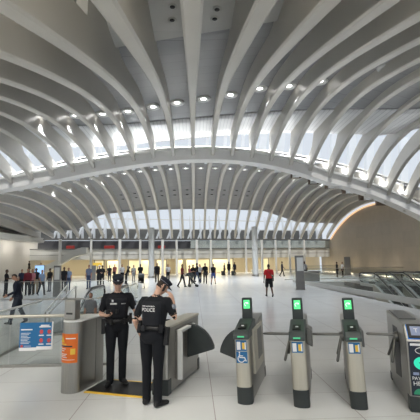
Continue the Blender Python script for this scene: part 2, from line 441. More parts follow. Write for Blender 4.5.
# left wall
q = MB(); q.box((WL - .4, 12, -.2), (WL, 56, 6.7)); structure(q.build('wall_left', M['wallpale']), 'plain pale side wall on the left')
q = MB(); rings = []
for i in range(21):
    y = 22 + 31 * i / 20; rings.append([(WL, y, 4.7), (WL + 1.5, y, 4.7), (WL + 1.7, y, 5.3), (WL, y, 5.6)])
q.loft(rings, False); structure(q.build('trim_3', M['offwhite']), 'pale ledge along the top of the left wall')

# ------------------------------------------------------------------ back wall of the hall
def bw(x, off=0): return Yfoot(x) + 1.0 + off
ang = math.atan(.25)
def strip(name, x0, x1, z0, z1, off, d, m, label=None, parent=None, n=1):
    q = MB(); q.prism([(x0, bw(x0, off), z0), (x1, bw(x1, off), z0), (x1, bw(x1, off), z1), (x0, bw(x0, off), z1)], (0, d, 0))
    o = q.build(name, m, parent)
    if label: structure(o, label)
    return o
strip('wall_back', -24, WR, 2.35, 3.75, 0, .5, M['offwhite'], 'pale panelled band over the shop fronts')
strip('trim_4', -24, WR, 3.75, 3.88, -.15, .6, M['steel_dark'], 'dark ledge line along the back wall')
strip('trim_5', -24, WR, 5.05, 5.3, -.35, .7, M['steel_dark'], 'grey beam along the back wall that the far ribs stand on')
strip('trim_6', -24, WR, 2.98, 3.03, -.02, .1, M['steel_dark'], 'thin joint line in the panelled band')
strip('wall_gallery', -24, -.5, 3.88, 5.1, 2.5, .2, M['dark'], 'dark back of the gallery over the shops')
strip('window_1', -.5, WR, 3.88, 5.05, .2, .05, M['glassg'], 'pale gallery glazing right of the middle rib')
strip('wall_gallery', -.5, WR, 3.88, 5.1, 2.0, .2, M['offwhite'], 'pale back of the gallery at the right')
strip('floor_gallery', -24, WR, 3.6, 3.75, .5, 6, M['offwhite'], 'gallery floor over the shops')
# upper glazing: slanted white fins, mullions, sky behind
for i in range(-13, 14):
    X = (i + .5) * S
    for dz, sx, h, nm in ((0, .75, 1.9, 'low'), (0, -.2, 4.0, 'tall')):
        q = MB(); q.prism([(-.14, 0, 0), (.14, 0, 0), (sx + .14, 0, h), (sx - .14, 0, h)], (0, .35, 0))
        o = q.build('gallery_fin', M['fin'], loc=(X - (.2 if nm == 'low' else -.35), bw(X, 1.6 if nm == 'low' else 2.6), 5.2))
        side = 'left' if i < 0 else 'right'; num = ORD[-i] if i < 0 else ORD[i + 1]
        tag(o, '%s slanting white strut in the bright windows behind the far ribs, %s %s of the middle' % (nm, num, side), 'strut', 'slanting struts of the far windows', 'structure')
for z in (6.9, 8.4):
    strip('trim_7', -24, WR, z, z + .12, 2.9, .12, M['offwhite'], 'window rail at %s height in the far windows' % ('lower' if z < 7 else 'upper'))
strip('wall_upper', -24, WR, 5.3, 7.0, 3.4, .2, M['steel_dark'], 'dark upper level seen behind the slanting struts')
# shop fronts
strip('wall_shops', -24, WR, 0, 2.4, 5.5, .2, M['shopdim'], 'dim back of the shops')
strip('ceiling_shops', -24, WR, 2.36, 2.42, .4, 5.2, M['offwhite'], 'ceiling over the shop fronts')
n = 0
for x0, x1 in ((-14.3, -13.0), (-12.6, -11.0), (-9.6, -6.2), (-5.6, -4.2), (-2.6, -1.7), (-1.2, 2.4), (2.9, 6.2), (11.2, 12.2)):
    n += 1
    o = strip('shop_window', x0, x1, .12, 2.15, 1.6, .06, M['shop'])
    q = MB()
    for x in (x0, x1): q.prism([(x - .05, bw(x, 1.5), 0), (x + .05, bw(x, 1.5), 0), (x + .05, bw(x, 1.5), 2.3), (x - .05, bw(x, 1.5), 2.3)], (0, .12, 0))
    q.build('window_frame', M['steel_dark'], o)
    tag(o, 'yellow lit shop window in the far wall, %s from the left' % ORD[n], 'shop window', 'lit shop windows', 'structure')
for X in (-17, -11, -6, -1, 4, 9, 14, 19):
    d = bpy.data.lights.new('shop_lamp', 'AREA'); d.shape = 'RECTANGLE'; d.size = 3.5; d.size_y = 1.2; d.energy = 130; d.color = (1, .86, .6)
    o = bpy.data.objects.new('shop_lamp', d); COL.objects.link(o); o.location = (X, bw(X, .9), 2.33)
# posts along the shop fronts
n = 0
for px in (63, 93, 121, 141, 163, 177, 197, 211, 228.5, 246, 262, 276, 290, 305):
    n += 1
    Y = 57.5
    X = (px - 194) / 380 * Y; Y = Yfoot(X) - .1; X = (px - 194) / 380 * Y
    q = MB(); q.tube([(0, 0, 0), (0, 0, 5.1)], .20 if n % 2 else .16, 12)
    q.lathe([(.26, 0), (.26, .12), (.2, .14)], n=12)
    o = q.build('post', M['white'], loc=(X, Y, 0))
    tag(o, 'slim white post before the shop fronts, %s from the left' % ORD[n], 'post', 'posts along the back wall', 'structure')
for px, nm in ((152, 'left'), (255, 'right')):
    Y = 48.0; X = (px - 194) / 380 * Y
    q = MB(); q.tube([(0, 0, 0), (0, 0, 6.2)], .36, 20)
    o = q.build('column', M['offwhite'], loc=(X, Y, 0)); structure(o, 'thick grey round column, the %s one of two' % nm); o['category'] = 'column'
    q = MB(); q.lathe([(.44, 0), (.44, .2), (.36, .22)], n=20); q.build('base_collar', M['steel'], o)
# wavy white stair block at the left end
q = MB(); pts = []
for i in range(13):
    f = i / 12; pts.append((-21 + 6.5 * f, 0, .5 + 2.6 * (3 * f * f - 2 * f ** 3)))
poly = [(-21, 0, 0)] + pts + [(-14.5, 0, 3.9), (-17, 0, 3.75), (-21, 0, 2.0)]
poly = pts + [(-14.5, 0, 4.0)] + [(x, 0, z + .95) for x, y, z in reversed(pts)][1:]
q.prism(poly, (0, 1.2, 0)); o = q.build('curved_staircase', M['offwhite'], loc=(0, 52, 0)); tag(o, 'curved pale stair flank rising to the gallery at far left', 'staircase', None, 'structure')
# ------------------------------------------------------------------ turnstiles
GA = R_(-18.5)
GU = Vector((math.sin(-GA), math.cos(GA), 0)); GV = Vector((math.cos(GA), math.sin(GA), 0))
M['arm'] = mat('arm_steel', (.22, .22, .21), .35, .8)
M['go'] = mat('go_screen', (.05, .3, .1), .3, emit=(.12, 1, .32), estr=.95)
M['goarrow'] = mat('screen_arrow', (.9, 1, .9), .3, emit=(.8, 1, .85), estr=.9)
M['led'] = mat('green_led', (.05, .3, .15), .3, emit=(.1, .9, .4), estr=.5)
M['blue'] = mat('blue_sticker', (.015, .15, .36), .4)
M['blue_lit'] = mat('blue_reader_edge', (.04, .22, .7), .35, emit=(.05, .3, 1), estr=.12)
M['wht'] = mat('white_print', (.85, .85, .85), .5)
M['yel'] = mat('yellow_print', (.85, .55, .06), .5)
M['org'] = mat('orange_sticker', (.80, .17, .015), .45)
M['navy'] = mat('navy_panel', (.012, .02, .04), .3)
M['mint'] = mat('lit_mint_disc', (.03, .5, .35), .4, emit=(.02, .85, .5), estr=.55)
M['redp'] = mat('red_print', (.6, .08, .08), .5)
M['greenp'] = mat('green_print', (.03, .3, .16), .5)
M['greyp'] = mat('grey_print', (.30, .36, .55), .5)

def plate(name, m, parent, x0, x1, z0, z1, y, d=.004):
    """thin sticker on a face that looks towards -y"""
    return box(name, (x0, y - d, z0), (x1, y, z1), m, parent)

def arrow_icon(parent, cx, cz, y, s, m):
    q = MB(); r = []
    for i in range(9):
        a = R_(20 + 230 * i / 8)
        r.append((cx + s * .6 * math.cos(a), cz + s * .6 * math.sin(a)))
    q.tube([(x, y - .003, z) for x, z in r], s * .13, 6)
    q.prism([(cx - s * .05, y - .001, cz + s * .15), (cx + s * .85, y - .001, cz + s * .15), (cx + s * .5, y - .001, cz + s * .75)], (0, -.004, 0))
    q.build('arrow', m, parent)

def wheel_icon(parent, cx, cz, y, s):
    q = MB()
    q.tube([(cx - .02 * s / .1, y - .003, cz + .30 * s), (cx - .02 * s / .1, y - .003, cz - .02 * s), (cx + .25 * s, y - .003, cz - .02 * s), (cx + .38 * s, y - .003, cz - .33 * s)], .055 * s, 6)
    q.tube([(cx + .30 * s * math.cos(a) - .05 * s, y - .003, cz - .12 * s + .30 * s * math.sin(a)) for a in [R_(120 + 220 * i / 10) for i in range(11)]], .045 * s, 6)
    q.tube([(cx - .2 * s, y - .003, cz + .12 * s), (cx + .12 * s, y - .003, cz + .12 * s)], .04 * s, 6)
    q.lathe([(.001, -.07 * s), (.06 * s, -.04 * s), (.06 * s, .04 * s), (.001, .07 * s)], (cx - .2 * s, y - .003, cz + .40 * s), 10)
    q.build('wheelchair_symbol', M['wht'], parent)

def fan(name, side, x, y, parent, k=1.0):
    """dark wing paddle, side=+1 sticks out to +x"""
    pts = [(0, .42), (0, 1.0), (.06, 1.02)]
    for i in range(9):
        a = R_(86 - 66 * i / 8); pts.append((.02 + .56 * math.cos(a), .44 + .575 * math.sin(a)))
    pts += [(.55, .585)]
    q = MB(); q.prism([(x + side * px * k, y, 1.0 + (pz - 1.06) * (k * .35 + .65)) for px, pz in pts], (0, .09, 0))
    return q.build(name, M['plastic'], parent, bevel=.015)

def cabinet_body(parent, w, L, zf, zr, m, name='cabinet'):
    """upright slab with a rounded front, top rising from zf (front) to zr (rear)"""
    q = MB(); sec = []
    for i in range(9):
        a = PI * i / 8; sec.append((-w / 2 * math.cos(a), .055 - .055 * math.sin(a)))
    sec += [(w / 2, L - .03), (w / 2 - .03, L), (-w / 2 + .03, L), (-w / 2, L - .03)]
    zt = lambda y: zf + (zr - zf) * max(0, min(1, (y - .05) / (L - .05)))
    q.loft([[(x, y, 0.015) for x, y in sec], [(x, y, zt(y)) for x, y in sec]], False)
    o = q.build(name, m, parent)
    autosmooth(o); return o

def fare_gate(x, y, label, ada=False, group='narrow fare gates', tripod=True):
    t = thing('fare_gate', label, 'fare gate', (x, y, 0), GA, group)
    t.rotation_euler = (0, -R_(1.8), GA)
    w, L = .205, 1.5
    cabinet_body(t, w, L, .93, 1.09, M['steel'])
    # pale front cover (rounded) and dark plinth
    def wrap(name, z0, z1, m, g=.006, d=.10):
        q = MB(); sec = []
        for i in range(13):
            a = PI * i / 12; sec.append((-(w / 2 + g) * math.cos(a), .055 - (.055 + g) * math.sin(a)))
        sec += [(w / 2 + g, d), (-w / 2 - g, d)]
        q.loft([[(px, py, z0) for px, py in sec], [(px, py, z1) for px, py in sec]], False)
        o = q.build(name, m, t); autosmooth(o); return o
    wrap('front_cover', .235, .92, M['steel_light'])
    wrap('plinth', .0, .232, M['plastic'], .010, .16)
    q = MB(); q.box((-w / 2 - .004, L - .12, 0), (w / 2 + .004, L + .004, .16)); q.build('plinth', M['plastic'], t)
    # slate head with reader
    q = MB(); hw = w / 2 + .012
    q.prism([(-hw, -.02, .905), (-hw, .66, .905), (-hw, .66, 1.11), (-hw, .50, 1.135), (-hw, .05, 1.025), (-hw, -.02, .965)], (2 * hw, 0, 0))
    hd = q.build('reader_head', M['plastic2'], t, bevel=.014)
    q = MB(); q.prism([(-.06, .09, 1.038), (.06, .09, 1.038), (.06, .26, 1.079), (-.06, .26, 1.079)], (0, -.006, .012)); q.build('card_reader', M['black'], hd)
    q = MB(); q.lathe([(.001, 0), (.022, 0), (.022, .012), (.001, .014)], (0, .17, 1.070), 14); q.build('reader_light', M['wht'], hd)
    box('status_light', (-.05, -.027, .938), (.05, -.018, .957), M['led'], hd)
    box('slot', (-.035, -.026, .912), (.035, -.018, .926), M['black'], hd)
    # display on the rear of the head
    YD, Z0, HH, TL = .55, 1.09, .36, .035
    q = MB(); q.prism([(-.082, YD, Z0), (.082, YD, Z0), (.082, YD + .07, Z0), (-.082, YD + .07, Z0)], (0, TL, HH))
    d = q.build('display', M['plastic'], t, bevel=.015)
    def onface(z): return YD + TL * (z - Z0) / HH - .001
    q = MB(); q.prism([(-.05, onface(z), z) if k in (0, 3) else (.05, onface(z), z) for k, z in ((0, Z0 + .19), (1, Z0 + .19), (2, Z0 + .325), (3, Z0 + .325))], (0, -.006, 0)); q.build('green_screen', M['go'], d)
    arrow_icon(d, -.005, Z0 + .258, onface(Z0 + .26) - .006, .045, M['goarrow'])
    # stickers on the front cover
    s = plate('sticker', M['blue'], t, -.078, .078, .745, .895, -.0065)
    plate('label_field', M['wht'], s, -.068, -.012, .76, .875, -.0105, .002)
    plate('label_field', M['yel'], s, .012, .05, .77, .86, -.0105, .002); plate('label_field', M['wht'], s, .05, .068, .765, .87, -.0105, .002)
    if ada:
        s = plate('access_sticker', M['blue'], t, -.082, .082, .575, .735, -.0065)
        wheel_icon(s, 0.0, .657, -.0105, .165)
        p = MB(); p.box((w / 2, .30, .34), (w / 2 + .035, 1.15, 1.0)); p.build('side_panel', M['steel_light'], t, bevel=.006)
        box('panel_inset', (w / 2 + .034, .62, .48), (w / 2 + .038, 1.05, .94), M['steel_dark'], t)
        fan('wing_paddle', -1, -w / 2, .62, t, .72)
    if tripod:
        tripod_unit(t, -w / 2, .62)
        q = MB(); q.prism([(w / 2, .60, .74), (w / 2, .95, .74), (w / 2, .95, 1.0), (w / 2, .60, 1.0)], (.09, 0, -.05)); q.build('drive_housing', M['steel_dark'], t, bevel=.02)
    return t

def tripod_unit(t, x, y, L=.445, z=.90):
    q = MB(); q.tube([(x + .01, y, z - .03), (x - .045, y, z - .05)], .075, 14); h = q.build('tripod_hub', M['steel_dark'], t)
    for dx, dy, dz in ((-L, .02, .0), (-.10, -.22, -.36), (-.08, .26, -.36)):
        q = MB(); p0 = Vector((x - .03, y, z - .01)); p1 = p0 + Vector((dx, dy, dz)); q.tube([p0, p0.lerp(p1, .96), p1], [.021, .021, .012], 10)
        q.build('tripod_arm', M['arm'], t)

fare_gate(.71, 5.76, 'wide-aisle fare gate with a wheelchair sticker and a dark wing paddle', True, 'fare gates with green screens', False)
fare_gate(1.49, 5.57, 'slim green-screen fare gate between the wheelchair gate and the next slim gate', group='fare gates with green screens')
fare_gate(2.26, 5.44, 'slim green-screen fare gate beside the wide exit gate with the navy panel', group='fare gates with green screens')

# wide gate cut by the picture's right edge, seen from its left front corner
t = thing('fare_gate', 'broad silver fare gate with navy front panel and blue-edged reader', 'fare gate', (3.075, 5.27, 0), GA)
w, L = .34, 1.55
q = MB(); q.prism([(-w / 2, 0, .02), (-w / 2, 0, .93), (-w / 2, .17, 1.13), (-w / 2, L, 1.15), (-w / 2, L, .02), (-w / 2, 1.16, .02), (-w / 2, 1.16, .02)], (w, 0, 0)); b = q.build('cabinet', M['steel'], t, bevel=.02)
box('plinth', (-w / 2 - .006, -.012, 0), (w / 2 + .006, .14, .20), M['plastic'], t, .01)
box('plinth', (-w / 2 - .005, L - .14, 0), (w / 2 + .005, L + .006, .12), M['plastic'], t)
q = MB(); q.prism([(-w / 2 - .004, .50, .30), (-w / 2 - .004, .95, .24), (-w / 2 - .004, .98, .99), (-w / 2 - .004, .62, 1.0), (-w / 2 - .004, .46, .86)], (.006, 0, 0)); q.build('tripod_recess', M['dark'], t)
q = MB(); q.prism([(-w / 2 + .03, .55, 1.138), (w / 2 - .08, .55, 1.138), (w / 2 - .08, L - .08, 1.148), (-w / 2 + .03, L - .08, 1.148)], (0, 0, .012)); q.build('lid', M['steel_dark'], t, rot=None)
tripod_unit(t, -w / 2, .62, .415)
pnl = box('front_panel', (-.145, -.014, .215), (.16, 0, .915), M['navy'], t, .008)
box('panel_stripe', (-.125, -.018, .868), (.15, -.014, .90), M['wht'], pnl)
q = MB(); q.tube([(.02 + .085 * math.cos(2 * PI * i / 24), -.016, .805 + .042 * math.sin(2 * PI * i / 24)) for i in range(25)], .005, 6)
for i in range(3):
    q.tube([(-.005 + .022 * i + .012 * math.cos(a), -.016, .805 + (.012 + .007 * i) * math.sin(a)) for a in [R_(-60 + 20 * k) for k in range(7)]], .004, 6)
q.build('contactless_symbol', M['wht'], pnl)
q = MB(); q.prism([(.01 + .105 * math.cos(2 * PI * i / 32), -.014, .64 + .085 * math.sin(2 * PI * i / 32)) for i in range(32)], (0, -.006, 0)); dsc = q.build('green_disc', M['mint'], pnl)
q = MB(); q.prism([(-.035, -.020, .655), (.055, -.020, .655), (.01, -.020, .60)], (0, -.003, 0)); q.prism([(-.012, -.020, .655), (.032, -.020, .655), (.032, -.020, .695), (-.012, -.020, .695)], (0, -.003, 0)); q.build('arrow', M['greenp'], dsc)
for i, (mm) in enumerate((M['greyp'], M['redp'], M['blue'])):
    box('card_mark', (-.11 + .085 * i, -.018, .485), (-.04 + .085 * i, -.014, .52), mm, pnl)
TX = Matrix.Rotation(R_(90), 4, 'X')
text('lettering', 'PAY', .060, M['wht'], pnl, Matrix.Translation((-.075, -.016, .44)) @ TX)
text('lettering', 'HERE', .078, M['wht'], pnl, Matrix.Translation((-.030, -.016, .372)) @ TX)
q = MB(); q.prism([(-.115 + .07 + .075 * math.cos(R_(180 - 18 * i)), -.014, .235 + .075 * math.sin(R_(180 - 18 * i))) for i in range(11)], (0, -.004, 0)); q.build('green_mark', M['greenp'], pnl)
q = MB(); q.prism([(.03, -.014, .24), (.09, -.014, .24), (.09, -.014, .315), (.05, -.014, .30)], (0, -.004, 0)); q.build('grey_mark', M['greyp'], pnl)
# reader on the sloping top of that gate
SF, SR = .17, .20
def slope(x, f, up=.0):
    n = Vector((0, -SR, SF)).normalized(); return Vector((x, SF * f, .93 + SR * f)) + n * up
def sq(x0, x1, f0, f1, u0, u1, name, m, par, bev=0):
    q = MB(); q.prism([slope(x0, f0, u0), slope(x1, f0, u0), slope(x1, f1, u0), slope(x0, f1, u0)], slope(0, 0, u1) - slope(0, 0, u0)); return q.build(name, m, par, bevel=bev)
rd = sq(-.135, .085, .08, .95, .002, .012, 'reader_frame', M['blue_lit'], t, .01)
sq(-.128, .078, .11, .92, .012, .030, 'reader_body', M['black'], rd, .012)
sq(-.09, .045, .25, .78, .030, .034, 'reader_glass', M['greyp'], rd)
text('tap_symbol', 'T', .09, M['wht'], rd, Matrix.Translation(slope(-.022, .52, .036)) @ Matrix.Rotation(R_(48), 4, 'X'))

# wide cabinet behind the second officer with its paddle
t = thing('barrier_cabinet', 'steel barrier cabinet behind the officer on the phone, dark paddle out to the right', 'barrier', (-.54, 6.24, 0), GA)
w, L = .25, 1.58
cabinet_body(t, w, L, 1.0, 1.0, M['steel'])
box('top_cover', (-w / 2 - .008, .02, 1.0), (w / 2 + .008, L + .004, 1.035), M['steel_light'], t, .008)
box('plinth', (-w / 2 - .01, -.012, 0), (w / 2 + .01, .14, .23), M['plastic'], t, .01)
box('plinth', (-w / 2 - .006, L - .10, 0), (w / 2 + .006, L + .006, .20), M['plastic'], t)
q = MB(); q.box((w / 2, .32, .16), (w / 2 + .05, 1.2, .93)); sp_ = q.build('side_panel', M['steel'], t, bevel=.006)
box('panel_edge', (w / 2 + .046, .30, .16), (w / 2 + .125, .35, .94), M['white'], sp_, .004)
box('panel_edge', (w / 2 + .046, .35, .90), (w / 2 + .125, 1.0, .94), M['white'], sp_, .004)
fan('wing_paddle', 1, w / 2 + .05, .78, t, .86)

# end cabinet on the left with rounded front, orange sticker and reader post
t = thing('barrier_cabinet', 'round-fronted steel end cabinet with an orange warning sticker', 'barrier', (-2.05, 6.43, 0), GA)
r = .175; q = MB(); sec = []
for i in range(17):
    a = PI + PI * i / 16; sec.append((r * math.cos(a), r + r * math.sin(a)))
sec += [(r, .80), (-r, .80)]
q.loft([[(x, y, .0) for x, y in sec], [(x, y, 1.10) for x, y in sec]], False); o = q.build('cabinet', M['steel'], t); autosmooth(o)
q = MB(); q.loft([[(x * 1.02, y, 1.10) for x, y in sec], [(x * 1.02, y, 1.125) for x, y in sec]], False); q.build('counter_top', M['white'], t)
q = MB(); q.box((-.125, .06, 1.125), (.085, .22, 1.45)); ps = q.build('reader_post', M['steel'], t, bevel=.02)
box('slot', (-.075, .054, 1.215), (.04, .066, 1.245), M['black'], ps)
box('panel_seam', (r - .002, .55, .05), (r + .003, .56, 1.08), M['steel_dark'], t)
def wrapsheet(name, a0, a1, z0, z1, m, par, rr):
    q = MB(); n = 8; vs = []; fs = []
    for i in range(n + 1):
        a = R_(a0 + (a1 - a0) * i / n)
        for z in (z0, z1):
            for k in (rr, rr + .004): vs.append((k * math.cos(a), r + k * math.sin(a), z))
    for i in range(n):
        b = 4 * i; c = b + 4
        fs += [(b + 1, c + 1, c + 3, b + 3), (b, b + 2, c + 2, c), (b + 2, b + 3, c + 3, c + 2), (b, c, c + 1, b + 1)]
    fs += [(0, 1, 3, 2), (4 * n, 4 * n + 2, 4 * n + 3, 4 * n + 1)]
    q.add(vs, fs); return q.build(name, m, par)
st = wrapsheet('warning_sticker', 218, 326, .47, .92, M['org'], t, r + .001)
for a0, a1, z0, z1, mm, nm in ((214, 230, .80, .805, M['yel'], 'x'), (212, 262, .715, .735, M['navy'], 'text_band'), (212, 240, .745, .765, M['yel'], 'text_band'), (238, 272, .84, .855, M['wht'], 'text_line'),
                              (212, 238, .68, .69, M['wht'], 'text_line'), (212, 232, .65, .66, M['wht'], 'text_line'), (212, 244, .60, .61, M['wht'], 'text_line'), (212, 240, .575, .585, M['wht'], 'text_line'), (212, 244, .55, .56, M['wht'], 'text_line'), (212, 270, .515, .522, M['wht'], 'text_line'), (256, 272, .60, .69, M['yel'], 'hand_symbol')):
    if nm != 'x': wrapsheet(nm, 224 + (a0 - 212) * 1.5, 224 + (a1 - 212) * 1.5, z0, z1, mm, st, r + .004)
q = MB(); q.prism([((r + .013) * math.cos(R_(a)), r + (r + .013) * math.sin(R_(a)), z) for a, z in ((228, .785), (258, .785), (243, .89))], (-.001, -.003, 0)); q.build('warning_triangle', M['yel'], st)

# retractable belt across the opening
q = MB(); a = Vector((-1.60, 7.14, 1.02)); b_ = Vector((-.40, 7.08, .97))
q.prism([a, b_, b_ + Vector((0, 0, .05)), a + Vector((0, 0, .05))], (0, .006, 0)); o = q.build('barrier_belt', M['black']); tag(o, 'black retractable belt stretched across the opening behind the officers', 'belt')

# dark floor mat with yellow edges
t = thing('floor_mat', 'black mat with yellow edges under the officer who faces us', 'mat', (-1.70, 6.44, 0), GA)
box('mat', (-.08, .06, 0.001), (.94, .66, .014), M['black'], t)
box('edge_strip', (-.08, -.0, 0.001), (.94, .06, .012), M['yel'], t)
box('edge_strip', (-.08, .66, 0.001), (.94, .71, .012), M['yel'], t)

# ------------------------------------------------------------------ glass partition at the left with the blue notice
t = thing('glass_partition', 'waist-high glass partition left of the round-fronted cabinet', 'glass partition', (-4.75, 8.1, 0))
for i in range(3):
    p = box('glass_panel', (.02 + i * 1.02, -.008, .03), (1.02 + i * 1.02 - .012, .008, .96), M['glass'], t)
q = MB(); q.tube([(0, 0, .985), (3.06, 0, .985)], .032, 12); q.build('top_rail', M['steel_light'], t)
box('base_channel', (0, -.035, 0), (3.06, .035, .05), M['steel'], t, .005)
t = thing('notice_board', 'blue printed notice with white lines on the glass partition', 'sign', (-3.20, 8.08, .60))
box('board', (-.36, -.004, -.275), (.36, .004, .275), M['blue'], t)
box('bottom_margin', (-.36, -.0055, -.30), (.02, -.001, -.235), M['wht'], t); box('bottom_margin', (.02, -.0055, -.285), (.36, -.001, -.215), M['wht'], t)
box('side_margin', (.345, -.0055, -.275), (.375, -.001, .29), M['wht'], t)
q = MB(); q.box((-.33, -.006, .12), (-.08, -.004, .145)); q.build('heading_line', M['wht'], t)
for i in range(8): box('text_line', (-.33, -.006, .055 - .03 * i), (-.12 - .03 * (i % 3), -.004, .064 - .03 * i), M['wht'], t)
for x0, x1, z in ((.10, .29, .215), (.07, .32, .185)): box('heading_line', (x0, -.006, z - .012), (x1, -.004, z + .012), M['wht'], t)
for i in range(2):
    for j in range(2):
        x = .12 + .17 * i; z = .085 - .18 * j
        q = MB(); q.prism([(x + .04 * math.cos(2 * PI * k / 16), -.004, z + .045 * math.sin(2 * PI * k / 16)) for k in range(16)], (0, -.003, 0)); q.build('red_symbol', M['redp'], t)
        box('text_line', (x - .055, -.006, z - .085), (x + .055, -.004, z - .065), M['wht'], t)
q = MB(); q.prism([(-.30 + .03 * math.cos(2 * PI * k / 16), -.004, -.205 + .03 * math.sin(2 * PI * k / 16)) for k in range(16)], (0, -.003, 0)); q.build('red_symbol', M['redp'], t)
box('text_line', (-.25, -.006, -.215), (-.10, -.004, -.195), M['greyp'], t)
for c in tree(t): c.scale = (.90, 1, .95)

def glass_guard(p0, p1, label, h=1.0, n=4, rail='steel_light', curb=.0, rr=.026):
    p0 = Vector(p0); p1 = Vector(p1); L = (p1 - p0).length; a = math.atan2(p1.y - p0.y, p1.x - p0.x)
    t = thing('glass_balustrade', label, 'balustrade', p0, a, 'glass balustrades')
    for i in range(n):
        box('glass_panel', (L * i / n + .012, -.008, curb + .03), (L * (i + 1) / n - .012, .008, h - .02), M['glass'], t)
    q = MB(); q.tube([(0, 0, h), (L, 0, h)], rr, 10); q.build('handrail', M[rail], t)
    box('base_channel', (0, -.05, 0), (L, .05, curb + .06), M['offwhite'] if curb else M['steel'], t)
    return t
glass_guard((-4.36, 8.35, 0), (-4.36, 11.3, 0), 'glass balustrade running back from the glass partition, pale handrail', .98, 2, 'white')
glass_guard((-2.82, 11.5, 0), (-2.82, 20.5, 0), 'glass balustrade along the hall side of the left escalator pit', 1.0, 6)
glass_guard((-4.75, 11.42, 0), (-2.9, 11.42, 0), 'glass balustrade across the near end of the left escalator pit', 1.0, 2, 'steel', 0, .016)
glass_guard((-12.5, 22.2, 0), (-3.2, 22.2, 0), 'long glass balustrade in front of the left crowd', 1.0, 7, 'steel', 0, .016)
glass_guard((9.75, 15.1, 0), (8.80, 34.0, 0), 'long glass balustrade on a pale kerb along the right escalator pit', 1.0, 9, 'steel', .22, .018)
glass_guard((9.8, 15.05, 0), (21.0, 15.05, 0), 'glass balustrade on a pale kerb across the near end of the right pit', 1.0, 5, 'steel', .22, .018)
glass_guard((9.0, 38.0, 0), (22.0, 39.5, 0), 'glass balustrade in front of the tan wall behind the right escalators', 1.05, 6, 'steel')
glass_guard((14.2, 51.0, 0), (22.0, 52.5, 0), 'far glass balustrade at the foot of the tan wall', 1.1, 4, 'steel')

# ------------------------------------------------------------------ escalators, descending towards the turnstiles
def escalator(x, y, label, w=1.0, n=26, back=5.0):
    t = thing('escalator', label, 'escalator', (x, y, 0), 0, 'escalators in the floor pits')
    tr, rs = .40, .21
    q = MB(); prof = [(back, .01), (-1.2, .01)]; yy, z = -1.2, 0.01
    for i in range(n):
        z -= rs; prof.append((yy, z)); yy -= tr; prof.append((yy, z))
    poly = prof + [(yy, z - .9), (-1.2, -.6), (back, -.3)]
    q.prism([(-w / 2, a, b) for a, b in poly], (w, 0, 0)); q.build('step_band', M['escal'], t)
    line = [(1.3, .0), (-.9, .0), (-1.6, -.20), (yy, z)]
    for s in (-1, 1):
        X = s * (w / 2 + .10)
        q = MB(); q.prism([(X - .02, a, b + .02) for a, b in line] + [(X - .02, a, b + .92) for a, b in reversed(line)], (.04, 0, 0)); q.build('balustrade_panel', M['glassd'], t)
        q = MB(); q.prism([(X - .09, a, b - .05) for a, b in line] + [(X - .09, a, b + .14) for a, b in reversed(line)], (.18, 0, 0)); q.build('skirt', M['offwhite'], t)
        q = MB(); q.prism([(X + s * .10, a, b - .75) for a, b in line[1:]] + [(X + s * .10, a, b + .12) for a, b in reversed(line[1:])], (s * .03, 0, 0)); q.build('side_cladding', M['steel_light'], t)
        q = MB(); pts = [(X, 1.1, .25), (X, 1.42, .32), (X, 1.56, .60), (X, 1.42, .86), (X, 1.15, .94)] + [(X, a, b + .96) for a, b in line[1:]]
        q.tube(pts, .05, 8); q.build('handrail', M['rubber'], t)
        q = MB(); q.tube([(px + (-.0), py, pz - .075) for px, py, pz in pts[3:]], .03, 6); q.build('rail_trim', M['white'], t)
    return t
M['escal'] = noisy('escalator_steps', (.16, .15, .135), .25, 5, .45, .5)
escalator(13.7, 28.5, 'escalator nearest the open floor in the right pit')
escalator(15.9, 28.5, 'middle escalator of the three in the right pit')
escalator(18.1, 28.5, 'escalator nearest the tan wall in the right pit')
escalator(-3.8, 17.6, 'escalator in the left pit, seen over the glass partition', .95, 16, 2.6)
t = thing('ramp_handrail', 'pair of pale sloping handrails left of the left escalator', 'handrail', (0, 0, 0))
for dx in (0, .42):
    q = MB(); q.tube([(-5.75 + dx, 17.7, 1.0), (-4.95 + dx * .3, 13.2, .42)], .03, 8); q.build('rail', M['white'], t)
    q = MB(); q.tube([(-5.75 + dx, 17.7, 0), (-5.75 + dx, 17.7, 1.0)], .025, 8); q.build('post', M['steel'], t)
    q = MB(); q.tube([(-4.95 + dx * .3, 13.2, 0), (-4.95 + dx * .3, 13.2, .42)], .025, 8); q.build('post', M['steel'], t)

# ------------------------------------------------------------------ information pylons and other fittings
def pylon(px, py, wpx, hpx, label, m='steel_dark', pane=None):
    p = floor_at(px, py); s = p.y / FPX
    t = thing('information_pylon', label, 'pylon', (p.x, p.y, 0), 0, 'information pylons'); W = wpx * s / 2; H = hpx * s
    box('body', (-W, -.1, .0), (W, .1, H), M[m], t, .02)
    box('base_plate', (-W - .06, -.16, 0), (W + .06, .16, .03), M['steel'], t)
    if pane: box('panel', (-W * .7, -.106, H * .55), (W * .8, -.1, H * .94), M[pane], t)
pylon(300.5, 290, 8.5, 34, 'tall grey information pylon beside the right escalator pit', 'pylon', 'offwhite')
pylon(56.5, 297, 6.5, 30, 'grey information pylon left of the left escalators', 'pylon', 'offwhite')
pylon(348, 275, 6, 18, 'dark narrow pylon in front of the tan wall', 'steel_dark', 'pylon')
pylon(93.5, 281, 4, 15, 'slim dark pylon among the crowd by the left escalators', 'steel_dark', None)
pylon(264, 272, 2, 13, 'thin dark pylon between the right column and the shop fronts', 'steel_dark', None)
pylon(128, 276, 2, 10, 'thin dark pylon before the lit shop window, left of the left column', 'steel_dark', None)
p = floor_at(256, 272.5); t = thing('bench', 'pale block bench around the foot of the right column', 'bench', (p.x, p.y - .9, 0))
box('seat', (-.95, -.35, .38), (.95, .30, .48), M['white'], t, .03); box('base', (-.85, -.28, 0), (.85, .25, .38), M['offwhite'], t)
